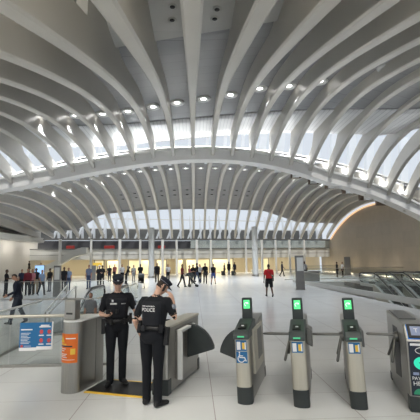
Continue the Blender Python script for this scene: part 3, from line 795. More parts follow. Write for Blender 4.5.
p = floor_at(39, 287); t = thing('display_screen', 'bright blue display screen on a post among the left crowd', 'screen', (p.x, p.y, 0))
box('post', (-.06, -.04, 0), (.06, .04, 1.1), M['steel_dark'], t); box('screen_case', (-.42, -.05, 1.05), (.42, .05, 1.85), M['steel_dark'], t, .02); box('screen_face', (-.38, -.056, 1.09), (.38, -.05, 1.81), M['screen'], t)
p = floor_at(97, 280); t = thing('hanging_sign', 'small yellow and black sign on a post by the left shop fronts', 'sign', (p.x, p.y, 0))
box('post', (-.05, -.04, 0), (.05, .04, 1.9), M['steel_dark'], t); box('sign_face', (-.5, -.06, 1.55), (.5, .04, 1.95), M['yel'], t, .02)
p = floor_at(311, 281); t = thing('service_counter', 'low metal counter beside the right pylon', 'counter', (p.x, p.y, 0))
box('body', (-.75, -.3, 0), (.75, .3, .85), M['pylon'], t, .03); box('top', (-.85, -.38, .85), (.85, .38, .92), M['steel'], t, .01)
# red and dark things up in the gallery
for i, (x, wd) in enumerate(((-17.5, 1.6), (-12.3, 2.2), (-4.9, 1.6))):
    t = box('gallery_display', (-wd / 3, 0, .1), (wd / 3, .5, .6), M['red'], None, .05); t.location = (x, bw(x, 1.3), 3.75)
    tag(t, 'red display seen through the gallery opening, %s of three' % ('leftmost', 'middle', 'rightmost')[i], 'display', 'red displays in the gallery')
# ------------------------------------------------------------------ people
SK = {'light': (.55, .34, .25), 'mid': (.38, .21, .14), 'dark': (.10, .055, .038)}
_mc = {}
def cm(kind, col, rough=.75):
    k = (kind, tuple(round(c, 3) for c in col))
    if k not in _mc: _mc[k] = mat(kind, col, rough, 0, .3)
    return _mc[k]

class Body:
    """closed tubes and ellipsoids, merged into one skin by a voxel remesh; every source point carries a material slot"""
    def __init__(s): s.mb = MB(); s.tag = []
    def _t(s, n, slot): s.tag += [slot] * n
    def limb(s, pts, rad, slot, flat=None, n=12, axis=None):
        """rounded tube; slot may be a list per segment end; flat = (sx, sy) world squash not used for bent limbs"""
        P = []; Rr = []; SL = []
        pts = [Vector(p) for p in pts]
        sl = slot if isinstance(slot, list) else [slot] * len(pts)
        for i in range(len(pts) - 1):
            k = max(2, int((pts[i + 1] - pts[i]).length / .03))
            for j in range(k):
                f = j / k; P.append(pts[i].lerp(pts[i + 1], f)); Rr.append(rad[i] * (1 - f) + rad[i + 1] * f); SL.append(sl[i])
        P.append(pts[-1]); Rr.append(rad[-1]); SL.append(sl[-1])
        # round caps
        t0 = (P[0] - P[1]).normalized(); t1 = (P[-1] - P[-2]).normalized()
        P = [P[0] + t0 * Rr[0] * .95, P[0] + t0 * Rr[0] * .6] + P + [P[-1] + t1 * Rr[-1] * .6, P[-1] + t1 * Rr[-1] * .95]
        Rr = [Rr[0] * .25, Rr[0] * .8] + Rr + [Rr[-1] * .8, Rr[-1] * .25]; SL = [SL[0]] * 2 + SL + [SL[-1]] * 2
        before = len(s.mb.v); s.mb.tube(P, Rr, n); added = len(s.mb.v) - before
        for i in range(len(P)): s._t(n, SL[i])
        s._t(added - n * len(P), SL[0])
    def rings(s, rl, n=20):
        """rl: (centre, rx, ry, slot, yaw)"""
        R = []
        for c, rx, ry, slot, yaw in rl:
            c = Vector(c); cy, sy = math.cos(yaw), math.sin(yaw); rg = []
            for k in range(n):
                a = 2 * PI * k / n; x = rx * math.copysign(abs(math.cos(a)) ** .85, math.cos(a)); y = ry * math.copysign(abs(math.sin(a)) ** .85, math.sin(a))
                rg.append(c + Vector((x * cy - y * sy, x * sy + y * cy, 0)))
            R.append(rg)
        before = len(s.mb.v); s.mb.loft(R, True, True)
        for r in rl: s._t(n, r[3])
        s._t(len(s.mb.v) - before - n * len(rl), rl[0][3])
    def ell(s, c, rad, slot, M3=None, n=16, fn=None):
        c = Vector(c); m = n // 2; R = []; before = len(s.mb.v); tg = []
        for i in range(1, m):
            th = PI * i / m
            for k in range(n):
                ph = 2 * PI * k / n
                l = Vector((rad[0] * math.sin(th) * math.cos(ph), rad[1] * math.sin(th) * math.sin(ph), rad[2] * math.cos(th)))
                tg.append(fn(l) if fn else slot)
                R.append(c + (M3 @ l if M3 else l))
        rings = [R[i * n:(i + 1) * n] for i in range(m - 1)]
        s.mb.loft(rings, True, True); s.tag += tg; s._t(len(s.mb.v) - before - len(tg), tg[0] if tg else slot)
        # caps share the ends' slots
        if fn:
            s.tag[-n:] = [fn(Vector((0, 0, -rad[2])))] * n; s.tag[-2 * n:-n] = [fn(Vector((0, 0, rad[2])))] * n
    def finish(s, name, mats, voxel, smooth=2):
        src = s.mb.build('src', mats[0])
        md = src.modifiers.new('r', 'REMESH'); md.mode = 'VOXEL'; md.voxel_size = voxel; md.use_smooth_shade = True
        if smooth: sm = src.modifiers.new('s', 'SMOOTH'); sm.factor = .5; sm.iterations = smooth
        dg = bpy.context.evaluated_depsgraph_get(); dg.update()
        me = bpy.data.meshes.new_from_object(src.evaluated_get(dg)); me.name = name
        bpy.data.objects.remove(src)
        me.materials.clear()
        for m in mats: me.materials.append(m)
        kd = kdtree.KDTree(len(s.mb.v))
        for i, v in enumerate(s.mb.v): kd.insert(v, i)
        kd.balance()
        zmin = min(v.co.z for v in me.vertices)
        for p in me.polygons:
            p.material_index = s.tag[kd.find(p.center)[1]]; p.use_smooth = True
        for v in me.vertices: v.co.z -= zmin
        o = bpy.data.objects.new(name, me); COL.objects.link(o)
        return o, -zmin

def hand(B, wrist, d, palm_n, slot, curl=.5, size=1.0, side=1, fingers=True):
    """palm + four fingers + thumb; d = direction of the fingers, palm_n = the way the palm faces"""
    d = Vector(d).normalized(); pn = Vector(palm_n); pn = (pn - d * pn.dot(d)).normalized(); a = d.cross(pn).normalized() * side
    wrist = Vector(wrist)
    B.limb([wrist - d * .015, wrist + d * .03, wrist + d * .075], [.024, .031, .032], slot, n=10)
    if not fingers:
        B.limb([wrist + d * .07, wrist + d * .12 + pn * .025 * curl, wrist + d * .15 + pn * .06 * curl], [.034, .03, .02], slot, n=10)
        B.limb([wrist + d * .03 + a * .02, wrist + d * .08 + a * .045], [.016, .012], slot, n=8); return
    for i, L in enumerate((.070, .080, .074, .058)):
        off = a * (.030 - .020 * i); b = wrist + d * .072 + off
        c1 = .5 * curl; c2 = 1.15 * curl; c3 = 1.7 * curl
        e1 = b + (d * math.cos(c1) + pn * math.sin(c1)) * L * .5; e2 = e1 + (d * math.cos(c2) + pn * math.sin(c2)) * L * .33; e3 = e2 + (d * math.cos(c3) + pn * math.sin(c3)) * L * .25
        B.limb([b - d * .03, b, e1, e2, e3], [.011, .0105, .010, .009, .0075], slot, n=8)
    b = wrist + d * .022 + a * .024
    B.limb([b, b + (a * .7 + d * .6 + pn * .3) * .035, b + (a * .55 + d * .9 + pn * .6) * .06], [.014, .012, .009], slot, n=8)

def person(label, group, pos, heading, h=1.72, skin='mid', hair=(.02, .015, .012), top=(.1, .1, .1), bottom=(.03, .03, .04), shoe=(.03, .03, .03),
           legs=(0, 0, 0, 0), larm=(.05, .12, .25), rarm=(.05, .12, .25), sleeve='short', shorts=False, lean=0.0, nod=0.0, turn=0.0, longhair=False,
           build=1.0, voxel=.022, fingers=False, extras=None, coat=False, joints=None, bulk=0.0, headside=0.0, hairy=True, name='person', spread=.012, toe=.014, hs=1.0):
    """heading: compass angle in degrees, 0 = away from the turnstiles (+y), 90 = to the right (+x)"""
    k = h / 1.75; B = Body()
    mats = [cm('skin', SK[skin], .55), cm('hair', hair, .7), cm('shirt_cloth', top, .85), cm('trouser_cloth', bottom, .85), cm('shoe_leather', shoe, .5)]
    w = build
    sy, cy = math.sin(lean), math.cos(lean)
    def T(x, y, z):      # upper-body lean about the hips
        zz = z - .94; return Vector((x, y * cy + zz * sy, .94 + zz * cy - y * sy))
    # legs
    ank = []
    for s, a, kn in ((-1, legs[0], legs[1]), (1, legs[2], legs[3])):
        hip = Vector((s * .092 * w, 0, .90)); kne = hip + Vector((s * spread, math.sin(a), -math.cos(a))) * .43
        an = kne + Vector((s * spread * .5, math.sin(a - kn), -math.cos(a - kn))) * .41
        tr = .012 if not shorts else 0
        if shorts:
            mid = hip.lerp(kne, .82)
            B.limb([hip, mid], [.098 * w, .088 * w], 3, n=14); B.limb([mid, kne, kne.lerp(an, .3), an], [.058, .052, .055, .036], 0)
        else:
            B.limb([hip, hip.lerp(kne, .5), kne, kne.lerp(an, .35), an + (an - kne).normalized() * .02], [.096 * w, .084 * w, .064 * w, .062 * w, .057 * w], 3, n=14)
        f = a - kn; fd = Vector((0, math.cos(max(-.9, min(.5, f))), math.sin(max(-.9, min(.3, f)))))
        hl = an + Vector((0, 0, -.045)) - fd * .045
        B.limb([hl, hl + fd * .10 + Vector((s * toe * .5, 0, .0)), hl + fd * .20 + Vector((s * toe, 0, -.012))], [.040, .042, .030], 4, n=12)
        B.limb([an + Vector((0, 0, .02)), hl + fd * .04], [.042, .042], 4, n=10)
    # torso
    b = bulk
    rl = []
    for z, rx, ry, sl, dy in ((.82, .10, .085, 3, 0), (.88, .158, .112, 3, -.005), (.96, .172, .122, 3, -.008), (1.01, .164, .116, 2, -.002), (1.10, .152 + b * .5, .106 + b * .5, 2, .005), (1.20, .160 + b * .7, .112 + b, 2, .006), (1.30, .182 + b * .7, .122 + b, 2, .0), (1.37, .190 + b * .5, .118 + b, 2, -.006), (1.425, .165 + b * .4, .094 + b * .6, 2, -.012), (1.465, .095, .07, 2, -.012), (1.49, .058, .052, 0, -.008)):
        c = T(0, dy, z); rl.append((c, rx * w, ry * w, sl, 0))
    if coat: rl[1] = (rl[1][0], .178 * w, .128 * w, 2, 0); rl[2] = (rl[2][0], .180 * w, .128 * w, 2, 0); rl[0] = (rl[0][0], .165 * w, .118 * w, 2, 0)
    B.rings(rl)
    # neck + head
    nk = T(0, -.01, 1.46); hc = T(0, .0, 1.53)
    Hm = (Matrix.Rotation(-turn, 3, 'Z') @ Matrix.Rotation(headside, 3, 'Y') @ Matrix.Rotation(-(nod + lean), 3, 'X'))
    H = lambda x, y, z: hc + Hm @ (Vector((x, y, z)) * hs)
    B.limb([nk, H(0, .0, .06)], [.056, .052], 0)
    sc = H(0, .005, .125)
    hfn = (lambda l: 1 if (l.z > .045 + .35 * max(0, l.y - .0) and not l.y > .088) or (l.y < -.02 and l.z > -.055) else 0) if hairy else (lambda l: 0)
    B.ell(sc, (.076 * hs, .095 * hs, .108 * hs), 0, Hm, 20, hfn)
    B.ell(H(0, .035, .06), (.055 * hs, .062 * hs, .062 * hs), 0, Hm, 14)                      # jaw
    B.limb([H(0, .098, .125), H(0, .112, .098)], [.010, .014], 0, n=8)          # nose
    B.limb([H(-.018, .088, .068), H(.018, .088, .068)], [.010, .010], 0, n=8)   # lips
    for s in (-1, 1): B.ell(H(s * .078, -.004, .115), (.012, .02, .032), 0, Hm, 8)
    if longhair: B.ell(H(0, -.055, .03), (.075, .05, .13), 1, Hm, 12)
    # arms
    HD = {}
    for s, arm, key in ((-1, larm, 'l'), (1, rarm, 'r')):
        sh = T(s * (.178 * w + b * .4), -.01, 1.405)
        if joints and key in joints: el, wr = (Vector(v) for v in joints[key][:2])
        else:
            fw, out, eb = arm; fw += lean * .3
            el = sh + Vector((s * math.sin(out), math.sin(fw) * math.cos(out), -math.cos(fw) * math.cos(out))) * .285
            f2 = fw + eb; wr = el + Vector((s * math.sin(out) * .4 * math.cos(eb), math.sin(f2), -math.cos(f2))).normalized() * .255
        inn = T(s * .13 * w, -.01, 1.40)
        if sleeve == 'short':
            m = sh.lerp(el, .72)
            B.limb([inn, sh, m], [.066, .064 + b * .2, .058], 2); B.limb([m, el, el.lerp(wr, .3), wr], [.043, .040, .039, .026], 0)
        elif sleeve == 'none':
            B.limb([inn, sh], [.066, .056], 2); B.limb([sh, el, el.lerp(wr, .3), wr], [.050, .040, .039, .026], 0)
        else:
            B.limb([inn, sh, el, wr], [.068, .064 + b * .2, .05, .040], 2)
        d = (wr - el).normalized(); hd = joints[key][2:] if joints and key in joints and len(joints[key]) > 2 else None
        if hd: hand(B, wr + Vector(hd[0]).normalized() * .01, hd[0], hd[1], 0, hd[2], 1, hd[3], fingers)
        else: hand(B, wr + d * .01, d, (-s, .2, 0), 0, .45, 1, s, fingers)
        HD[key] = wr
    if extras == 'skirt':
        B.rings([((0, 0, 1.0), .15, .11, 3, 0), ((0, 0, .7), .2, .17, 3, 0), ((0, 0, .5), .22, .2, 3, 0)])
    o, dz = B.finish(name, mats, voxel)
    o.scale = (k, k, k); o.location = pos; o.rotation_euler = (0, 0, -R_(heading))
    tag(o, label, 'person', group)
    o['_dz'] = dz
    return o, dz, H, T, Hm, HD

def pp(px, py): v = floor_at(px, py); return (v.x, v.y, 0)
def bits(mb, name, m, parent, dz, bevel=0.0):
    """an accessory modelled in the body's own coordinates"""
    for i, v in enumerate(mb.v): mb.v[i] = (v[0], v[1], v[2] + dz)
    return mb.build(name, m, parent, bevel=bevel)

# --- the two officers
def officer(label, pos, heading, h, joints, legs, nod, turn, lean, face, headside=0.0):
    NAVY = (.007, .008, .011)
    o, dz, H, T, Hm, HD = person(label, 'police officers', pos, heading, h, 'light', (.03, .02, .015), NAVY, (.006, .007, .010), (.012, .012, .013), legs, joints=joints, nod=nod, turn=turn, lean=lean,
                            voxel=.0095, fingers=True, bulk=.018, build=1.07, spread=.004, toe=.07, hs=.99, headside=headside)
    k = cm('leather_black', (.012, .012, .013), .4); capm = cm('cap_cloth', (.012, .014, .022), .8); silver = M['wht']
    # eight-point cap: band, flat crown, visor, badge
    def hm(prof, n=24, sx=1, sy=1):
        R = []
        for r, z, dy in prof: R.append([tuple(H(r * sx * math.cos(2 * PI * i / n), dy + r * sy * math.sin(2 * PI * i / n), z)) for i in range(n)])
        return R
    q = MB(); q.loft(hm([(.076, .166, .004), (.084, .168, .004), (.086, .196, .003), (.098, .226, .003), (.095, .240, .002), (.05, .254, .002), (.002, .255, .002)], 24, 1, 1.12)); c = bits(q, 'police_cap', capm, o, dz)
    q = MB(); R = []
    n = 16; a0 = [PI * (.08 + .84 * i / n) for i in range(n + 1)]
    inner = [H(.086 * math.cos(a), .005 +   .094 * math.sin(a), .178) for a in a0]; outer = [H(.092 * math.cos(a), .008 + .155 * math.sin(a), .162) for a in a0]
    q.prism(inner[::-1] + outer, Hm @ Vector((0, .0, .006))); bits(q, 'visor', k, c, dz)
    q = MB(); q.tube([H(.0, .100, .218), H(0, .110, .221)], [.022, .015], 8); bits(q, 'cap_badge', cm('badge_silver', (.5, .5, .52), .3), c, dz)
    q = MB(); q.loft(hm([(.0875, .175, .004), (.0885, .188, .004)], 24, 1, 1.12)); bits(q, 'cap_band', cm('band_grey', (.10, .10, .12), .6), c, dz)
    if face:
        for s in (-1, 1):
            q = MB(); q.lathe([(.001, -.006), (.010, -.003), (.010, .003), (.001, .006)], tuple(H(s * .030, .089, .128)), 10); bits(q, 'eye', cm('eye_dark', (.02, .015, .012), .3), o, dz)
            q = MB(); q.tube([H(s * .016, .096, .143), H(s * .046, .086, .146)], .005, 6); bits(q, 'eyebrow', cm('hair', (.03, .02, .015)), o, dz)
    # duty belt with pouches, holster, radio
    def ring(z, rx, ry, hgt, name, m, parent):
        q = MB(); n = 28; R = []
        for zz, g in ((z, 0), (z, .012), (z + hgt, .012), (z + hgt, 0)):
            R.append([tuple(T((rx + g) * math.copysign(abs(math.cos(a)) ** .85, math.cos(a)), (ry + g) * math.copysign(abs(math.sin(a)) ** .85, math.sin(a)) - .004, zz)) for a in [2 * PI * i / n for i in range(n)]])
        q.loft(R + [R[0]], True, False); return bits(q, name, m, parent, dz)
    belt = ring(.985, .186, .134, .055, 'duty_belt', k, o)
    def pouch(ang, z0, z1, wd, d, name, m=k, out=.0):
        ca, sa = math.cos(ang), math.sin(ang); c = Vector((.198 * ca, .146 * sa, 0)) * (1 + out); t = Vector((-sa, ca, 0)); nn = Vector((ca, sa, 0))
        q = MB(); P = [c - t * wd / 2, c + t * wd / 2, c + t * wd / 2 * .9 + nn * d, c - t * wd / 2 * .9 + nn * d]
        q.prism([T(p.x, p.y, z0) for p in P], T(0, 0, z1) - T(0, 0, z0)); return bits(q, name, m, belt, dz, .006)
    pouch(R_(2), .80, 1.05, .07, .06, 'holster'); pouch(R_(-35), .96, 1.07, .06, .04, 'belt_pouch'); pouch(R_(215), .95, 1.07, .06, .045, 'belt_pouch')
    pouch(R_(178), .94, 1.12, .065, .05, 'radio'); pouch(R_(60), .97, 1.06, .05, .035, 'belt_pouch'); pouch(R_(120), .97, 1.06, .05, .035, 'belt_pouch'); pouch(R_(250), .97, 1.05, .07, .03, 'belt_pouch')
    # vest over the shirt: conforming patch
    bm = bmesh.new(); bm.from_mesh(o.data); bv = BVHTree.FromBMesh(bm); bm.free()
    def conform(me, origin_z, front, M4, off=.006):
        """drop a flat mesh (x, z) on the chest or back"""
        for v in me.vertices:
            p = M4 @ v.co
            d = Vector((0, -1, 0)) if front else Vector((0, 1, 0))
            st = Vector((p.x, .6 if front else -.6, p.z + dz)); hit = bv.ray_cast(st, d)
            y = hit[0].y if hit[0] else 0
            v.co = Vector((p.x, y + (off + p.y * 1.0) * (1 if front else -1), p.z + dz))
    def patch(name, x0, x1, z0, z1, m, front, off=.008, nx=8, nz=8):
        q = MB(); vs = []; fs = []
        for s_ in (0, 1):
            for i in range(nx + 1):
                for j in range(nz + 1): vs.append((x0 + (x1 - x0) * i / nx, .006 * s_, z0 + (z1 - z0) * j / nz))
        N = (nx + 1) * (nz + 1); g = lambda s_, i, j: s_ * N + i * (nz + 1) + j
        for i in range(nx):
            for j in range(nz):
                fs.append((g(1, i, j), g(1, i + 1, j), g(1, i + 1, j + 1), g(1, i, j + 1))); fs.append((g(0, i, j), g(0, i, j + 1), g(0, i + 1, j + 1), g(0, i + 1, j)))
        for i in range(nx):
            fs.append((g(0, i, 0), g(0, i + 1, 0), g(1, i + 1, 0), g(1, i, 0))); fs.append((g(0, i, nz), g(1, i, nz), g(1, i + 1, nz), g(0, i + 1, nz)))
        for j in range(nz):
            fs.append((g(0, 0, j), g(1, 0, j), g(1, 0, j + 1), g(0, 0, j + 1))); fs.append((g(0, nx, j), g(0, nx, j + 1), g(1, nx, j + 1), g(1, nx, j)))
        q.add(vs, fs, True); ob = q.build(name, m, o); conform(ob.data, 0, front, Matrix.Identity(4), off); return ob
    vest = cm('vest_cloth', (.009, .010, .014), .8)
    vf = patch('vest_front', -.145, .145, 1.06, 1.385, vest, True, .004, 12, 14); vb = patch('vest_back', -.15, .15, 1.06, 1.40, vest, False, .004, 12, 14)
    def lettering(s, size, z, front, parent, x=0.0):
        me = text_mesh(s, size, .0015); me.materials.clear(); me.materials.append(M['wht'])
        flip = -1 if front else 1
        M4 = Matrix(((flip, 0, 0, x), (0, 0, 1, .0), (0, 1, 0, z), (0, 0, 0, 1)))
        bm2 = bmesh.new(); bm2.from_mesh(me); bm2.to_mesh(me); bm2.free()
        conform(me, 0, front, M4, .0125); ob = bpy.data.objects.new('lettering', me); COL.objects.link(ob); ob.parent = parent; return ob
    lettering('PORT AUTHORITY', .025, 1.335, False, vb, -.03); lettering('POLICE', .068, 1.285, False, vb, -.03)
    patch('name_strip', -.125, -.05, 1.288, 1.304, cm('grey_strip', (.30, .30, .30)), True, .012, 3, 2)
    patch('police_strip', .02, .13, 1.285, 1.312, cm('pale_strip', (.55, .55, .55)), True, .012, 3, 2)
    patch('badge', .075, .105, 1.325, 1.365, cm('badge_silver', (.5, .5, .52), .3), True, .012, 2, 2)
    q = MB(); q.tube([T(.02, .16, 1.22), T(.02, .17, 1.15)], [.028, .026], 8); bits(q, 'shoulder_microphone', k, o, dz)
    # round patch on each sleeve
    for s, key in ((-1, 'l'), (1, 'r')):
        el = Vector(joints[key][0]); sh = T(s * .2, -.01, 1.405); p = sh.lerp(el, .42); d = (el - sh).normalized(); nn = Vector((s, 0, 0)); nn = (nn - d * nn.dot(d)).normalized()
        q = MB(); q.tube([p + nn * .052, p + nn * .074], [.042, .036], 12); bits(q, 'sleeve_patch', cm('patch_grey', (.24, .26, .30), .8), o, dz)
    return o, dz, H, T, Hm, HD

# first officer: faces us, looks down, phone in his right hand, left hand out towards his colleague
jo = {'r': ((.27, .03, 1.13), (.22, .25, 1.13), (-.5, .75, .15), (-.5, -.3, .8), .55, -1), 'l': ((-.30, .00, 1.15), (-.40, .14, .965), (-.25, .55, -.8), (.6, .5, .2), .4, 1)}
o, dz, H, T, Hm, HD = officer('police officer in navy facing us, looking down at the phone in one hand', (-1.33, 6.80, .014), 165, 1.77, jo, (-.03, .02, .06, .04), .36, .05, .04, True)
q = MB(); a = Vector((.175, .365, 1.165)); q.prism([a + Vector((-.035, 0, 0)), a + Vector((.035, .02, 0)), a + Vector((.035, .12, .07)), a + Vector((-.035, .10, .07))], (0, -.004, .009))
ph = q.build('phone', M['black'], None, bevel=.002)
def hold(ob, person_o, dz, label, cat):
    """a held thing stays top-level, placed where the hand is"""
    bpy.context.view_layer.update(); mw = person_o.matrix_world @ Matrix.Translation((0, 0, dz)); ob.matrix_world = mw; tag(ob, label, cat)
hold(ph, o, dz, 'black phone in the hand of the officer facing us', 'phone')

# second officer: back to us, phone at his right ear
jo = {'r': ((.305, .10, 1.165), (.225, .20, 1.40), (-.35, -.15, .9), (-.9, .1, -.1), .5, 1), 'l': ((-.285, -.03, 1.13), (-.265, .10, .90), (.25, .35, -.9), (.9, .2, 0), .4, -1)}
o, dz, H, T, Hm, HD = officer('police officer with back to us, phone at the ear, POLICE on the vest', (-.62, 5.84, 0), 24, 1.80, jo, (.03, .02, -.02, .02), .52, .75, .20, False, .08)
q = MB(); a = H(.088, .03, .06); b2 = H(.098, -.005, .16)
q.prism([a + Vector((0, -.035, 0)), a + Vector((0, .035, 0)), b2 + Vector((0, .035, 0)), b2 + Vector((0, -.035, 0))], (.010, 0, 0))
ph = q.build('phone', M['black'], None, bevel=.002); hold(ph, o, dz, 'black phone at the ear of the officer with back to us', 'phone')

# --- man in a dark suit behind the partition
o, dz, H, T, Hm, HD = person('older man in a dark navy suit, head bowed, walking left behind the glass', None, pp(16.5, 325), -112, 1.68, 'mid', (.05, .045, .04), (.014, .017, .032), (.03, .035, .05), (.02, .02, .02),
    legs=(.30, .10, -.22, .25), larm=(.10, .06, 1.0), rarm=(.0, .1, .5), build=1.18, sleeve='long', nod=.55, lean=.10, coat=True, voxel=.013, fingers=True)
q = MB(); q.prism([T(-.03, .125, 1.30), T(.03, .125, 1.30), T(.045, .075, 1.455), T(-.045, .075, 1.455)], (0, .012, 0)); bits(q, 'shirt_front', M['wht'], o, dz)
q = MB(); w_ = HD['l']; q.box((w_.x - .02, w_.y + .05, w_.z - .02), (w_.x + .05, w_.y + .16, w_.z + .01)); ph = q.build('phone', M['black'], bevel=.004); hold(ph, o, dz, 'dark phone held by the man in the navy suit', 'phone')

# --- man in red walking away
o, dz, H, T, Hm, HD = person('man in a red T-shirt and black shorts walking away across the hall', None, pp(269.5, 297), -4, 1.76, 'dark', (.012, .01, .01), (.48, .02, .025), (.012, .012, .014), (.02, .02, .02),
    legs=(.22, .05, -.20, .35), larm=(-.15, .22, .25), rarm=(.25, .22, .3), shorts=True, build=1.12, voxel=.015)
for s in (0, 1):
    q = MB(); q.tube([T(-.13, -.10, 1.44), T(-.03, -.16, 1.30), T(.10, -.165, 1.15), T(.19, -.10, 1.02)] if s == 0 else [T(.19, -.10, 1.02), T(.21, -.02, 1.0), T(.215, .0, .98)], .014, 6); bits(q, 'bag_strap', M['black'], o, dz)
q = MB(); q.box((.175, -.12, .82), (.255, .10, 1.02)); bits(q, 'shoulder_bag', M['black'], o, dz, .02)

# --- everyone further off
W1 = dict(legs=(.30, .12, -.28, .25), larm=(-.25, .12, .3), rarm=(.3, .12, .4)); W2 = dict(legs=(-.26, .25, .30, .1), larm=(.3, .12, .35), rarm=(-.25, .12, .3))
ST = dict(legs=(.02, .02, -.02, .02)); BK = dict(legs=(.05, .05, -.05, .05), larm=(.3, .1, 1.5), rarm=(.3, .1, 1.4))
BLK = (.015, .015, .017); NVY = (.02, .025, .05); WHT = (.55, .55, .55); GRY = (.16, .16, .17); MAR = (.16, .02, .03); PNK = (.48, .20, .22); LBL = (.22, .30, .44); JEA = (.05, .07, .13); TAN_ = (.35, .27, .18)
CR = [
 # px, feet py, heading, height, skin, top, bottom, pose, label, extra
 (182.3, 287.5, 100, 1.76, 'dark', MAR, BLK, W1, 'person in a maroon top striding right at the left end of the middle group', {}),
 (189.5, 285.0, 80, 1.62, 'mid', (.28, .08, .09), BLK, BK, 'person in a faded red top behind the stroller in the middle group', {}),
 (193.2, 284.0, 160, 1.68, 'dark', BLK, BLK, ST, 'person all in black beside the stroller in the middle group', {'longhair': True}),
 (197.0, 283.5, 250, 1.80, 'dark', BLK, JEA, W2, 'tall person in black with dark jeans in the middle group, right of the stroller', {}),
 (200.0, 282.5, 200, 1.66, 'mid', WHT, BLK, ST, 'person in a white shirt tucked behind the middle group', {'longhair': True}),
 (205.3, 284.0, 180, 1.78, 'dark', BLK, (.03, .03, .035), W1, 'person in black walking towards us at the right end of the middle group', {}),
 (213.5, 284.5, 20, 1.72, 'mid', BLK, (.05, .08, .25), W2, 'person in a black top and blue shorts, just right of the middle group', {'shorts': True}),
 (157.0, 282.5, 180, 1.82, 'dark', BLK, BLK, ST, 'broad person in black standing above the second officer', {'build': 1.15}),
 (168.0, 282.0, 160, 1.70, 'mid', WHT, BLK, ST, 'person in a white shirt and black trousers left of the middle group', {}),
 (224.5, 275.0, 120, 1.60, 'mid', GRY, BLK, ST, 'short person in grey with dark luggage, far off right of the middle group', {}),
 (229.0, 275.0, 190, 1.78, 'dark', BLK, BLK, ST, 'person in black at the middle of the far trio before the shops', {}),
 (234.8, 275.0, 230, 1.72, 'dark', NVY, BLK, W1, 'person in dark navy at the right of the far trio before the shops', {}),
 (282.5, 276.5, 95, 1.78, 'dark', NVY, BLK, W1, 'person in dark clothes walking before the lit doorway right of the red shirt', {}),
 (305.3, 280.5, 200, 1.80, 'dark', WHT, BLK, ST, 'person in white and black beside the right information pylon', {'longhair': True}),
 (102.0, 286.0, 150, 1.72, 'dark', BLK, BLK, BK, 'person in black left of the first officer cap', {}),
 (109.3, 282.0, 180, 1.66, 'mid', BLK, NVY, ST, 'person in black and navy far behind the first officer cap', {}),
 (114.5, 281.0, 200, 1.74, 'mid', (.20, .06, .05), BLK, ST, 'person in a dark red top far behind the first officer', {}),
 (122.0, 283.0, 170, 1.74, 'mid', WHT, BLK, W1, 'person in a white shirt just right of the first officer cap', {}),
 (126.0, 284.0, 90, 1.62, 'dark', BLK, BLK, BK, 'person in black bending over luggage right of the first officer', {'lean': .45}),
 (133.5, 282.5, 180, 1.66, 'mid', (.40, .40, .38), (.3, .3, .3), ST, 'person in pale grey between the two officers, far off', {}),
 (140.3, 283.5, 170, 1.76, 'dark', BLK, BLK, BK, 'person in black pushing the dark stroller between the officers', {}),
 (5.5, 292.0, 80, 1.72, 'dark', BLK, BLK, BK, 'person in black at the far left edge behind the man in the suit', {}),
 (21.0, 287.0, 150, 1.66, 'mid', NVY, BLK, ST, 'person in dark blue just right of the suited man head', {}),
 (27.0, 290.5, 170, 1.76, 'mid', MAR, BLK, ST, 'person in a maroon coat in the left crowd', {'sleeve': 'long'}),
 (31.5, 290.0, 190, 1.70, 'mid', PNK, BLK, ST, 'person in a pink top beside the maroon coat', {'longhair': True}),
 (35.3, 289.0, 170, 1.76, 'dark', BLK, TAN_, ST, 'person in black left of the blue screen', {}),
 (41.3, 290.5, 130, 1.66, 'mid', LBL, BLK, W1, 'person in a light blue top right of the blue screen', {}),
 (49.3, 286.5, 200, 1.70, 'dark', BLK, GRY, ST, 'person in black left of the grey pylon at the left', {}),
 (63.5, 287.5, 180, 1.76, 'dark', BLK, BLK, ST, 'person in black just right of the grey pylon at the left', {}),
 (68.0, 287.0, 170, 1.70, 'mid', LBL, JEA, ST, 'person in pale blue right of the black clad one by the left pylon', {}),
 (88.5, 289.0, 190, 1.80, 'mid', (.15, .18, .26), JEA, ST, 'person in grey blue above the left escalators', {}),
 (99.0, 289.0, 180, 1.76, 'mid', BLK, BLK, BK, 'person in black with a white cap above the left escalators', {'cap': True}),
 (337.5, 277.5, 90, 1.66, 'dark', BLK, BLK, ST, 'person in black before the tan wall left of the dark narrow pylon', {}),
 (343.0, 277.5, 270, 1.62, 'mid', WHT, BLK, ST, 'person in white and black beside the dark narrow pylon', {}),
]
for px, py, hd, h, sk, tp, bt, pose, lab, ex in CR:
    ex = dict(ex); cap = ex.pop('cap', False); kw = dict(pose); kw.update(ex)
    if px < 55: py += 5; h *= .95
    elif px < 75: py += 3.5; h *= .96
    p = pp(px, py); vx = .022 if p[1] < 40 else .03
    o, dz, H, T, Hm, HD = person(lab, 'people across the hall', p, hd, h, sk, top=tp, bottom=bt, voxel=vx, **kw)
    if cap:
        q = MB(); q.loft([[tuple(H(r * math.cos(2 * PI * i / 14), .005 + r * 1.15 * math.sin(2 * PI * i / 14), z)) for i in range(14)] for r, z in ((.086, .15), (.088, .19), (.06, .238), (.01, .245))]); bits(q, 'cap', M['wht'], o, dz)
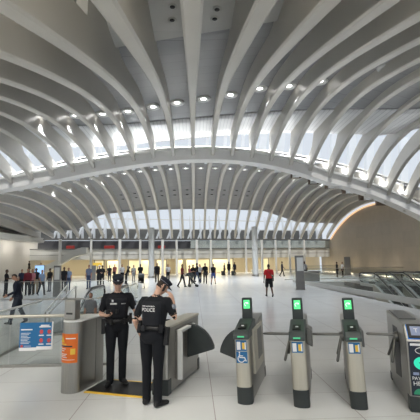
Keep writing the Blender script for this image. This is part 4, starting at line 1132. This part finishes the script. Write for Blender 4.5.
# on the escalators and the far stair
for (x, y, z), hd, sk, tp, bt, lab in (((-3.95, 15.0, -.83), 180, 'mid', GRY, BLK, 'person in grey and black riding up the left escalator by the reader post'),
                                      ((15.9, 23.5, -2.09), 0, 'mid', WHT, BLK, 'person in a white shirt low on the right escalator'),
                                      ((-20.0, 47.5, 0.55), 90, 'dark', BLK, BLK, 'person in black on the far left steps, higher one'),
                                      ((-18.6, 47.5, 0.30), 90, 'mid', (.25, .12, .08), BLK, 'person in brown on the far left steps, lower one')):
    person(lab, 'people across the hall', (x, y, z), hd, 1.70, sk, top=tp, bottom=bt, voxel=.025, **ST)
for i, (x, z) in enumerate(((-20.0, .55), (-18.6, .30))):
    pass
t = box('far_steps', (-21.9, 46.6, 0), (-19.3, 48.4, .55), M['offwhite']); structure(t, 'pale steps by the left wall, upper landing')
t = box('far_steps', (-19.3, 46.6, 0), (-17.9, 48.4, .30), M['offwhite']); structure(t, 'pale steps by the left wall, lower landing')

# strollers and luggage
def stroller(px, py, hd, label):
    t = thing('stroller', label, 'stroller', pp(px, py), -R_(hd), 'strollers')
    q = MB()
    for s in (-.22, .22):
        q.tube([(s, -.35, 1.0), (s, .0, .55), (s, .35, .12)], .015, 6); q.tube([(s, -.25, .12), (s, .12, .62)], .015, 6)
    q.tube([(-.22, -.35, 1.0), (.22, -.35, 1.0)], .018, 6); q.build('frame', M['steel_dark'], t)
    q = MB(); q.prism([(-.2, -.1, .38), (-.2, .25, .40), (-.2, .25, .48), (-.2, .0, .52), (-.2, -.2, .95), (-.2, -.26, .92)], (.4, 0, 0)); q.build('seat', M['black'], t, bevel=.02)
    q = MB(); q.loft([[(-.22, -.24 + .42 * f * math.cos(a), .70 + .42 * math.sin(a)) for f in (1,) for a in [R_(15 + 20 * i) for i in range(8)]], [(.22, -.24 + .42 * math.cos(a), .70 + .42 * math.sin(a)) for a in [R_(15 + 20 * i) for i in range(8)]]], True, True); q.build('hood', M['plastic'], t)
    for x in (-.24, .24):
        for y in (-.25, .33):
            q = MB(); q.tube([(x - .015, y, .10), (x + .015, y, .10)], .10, 14); q.build('wheel', M['black'], t)
stroller(192.6, 287.0, 80, 'dark stroller pushed in the middle group')
stroller(141.0, 288.5, 175, 'dark stroller between the officers, pushed towards us')
def suitcase(px, py, label, m):
    t = thing('suitcase', label, 'suitcase', pp(px, py), .3, 'suitcases')
    box('shell', (-.22, -.13, .05), (.22, .13, .62), m, t, .04)
    q = MB(); q.tube([(-.1, .08, .6), (-.1, .08, .95), (.1, .08, .95), (.1, .08, .6)], .012, 6); q.build('handle', M['steel_dark'], t)
    for x in (-.16, .16): 
        q = MB(); q.tube([(x - .02, 0, .03), (x + .02, 0, .03)], .03, 8); q.build('wheel', M['black'], t)
suitcase(223.0, 275.6, 'dark suitcase at the left of the far trio', M['black'])
suitcase(233.2, 275.6, 'dark suitcase at the right of the far trio', M['plastic'])
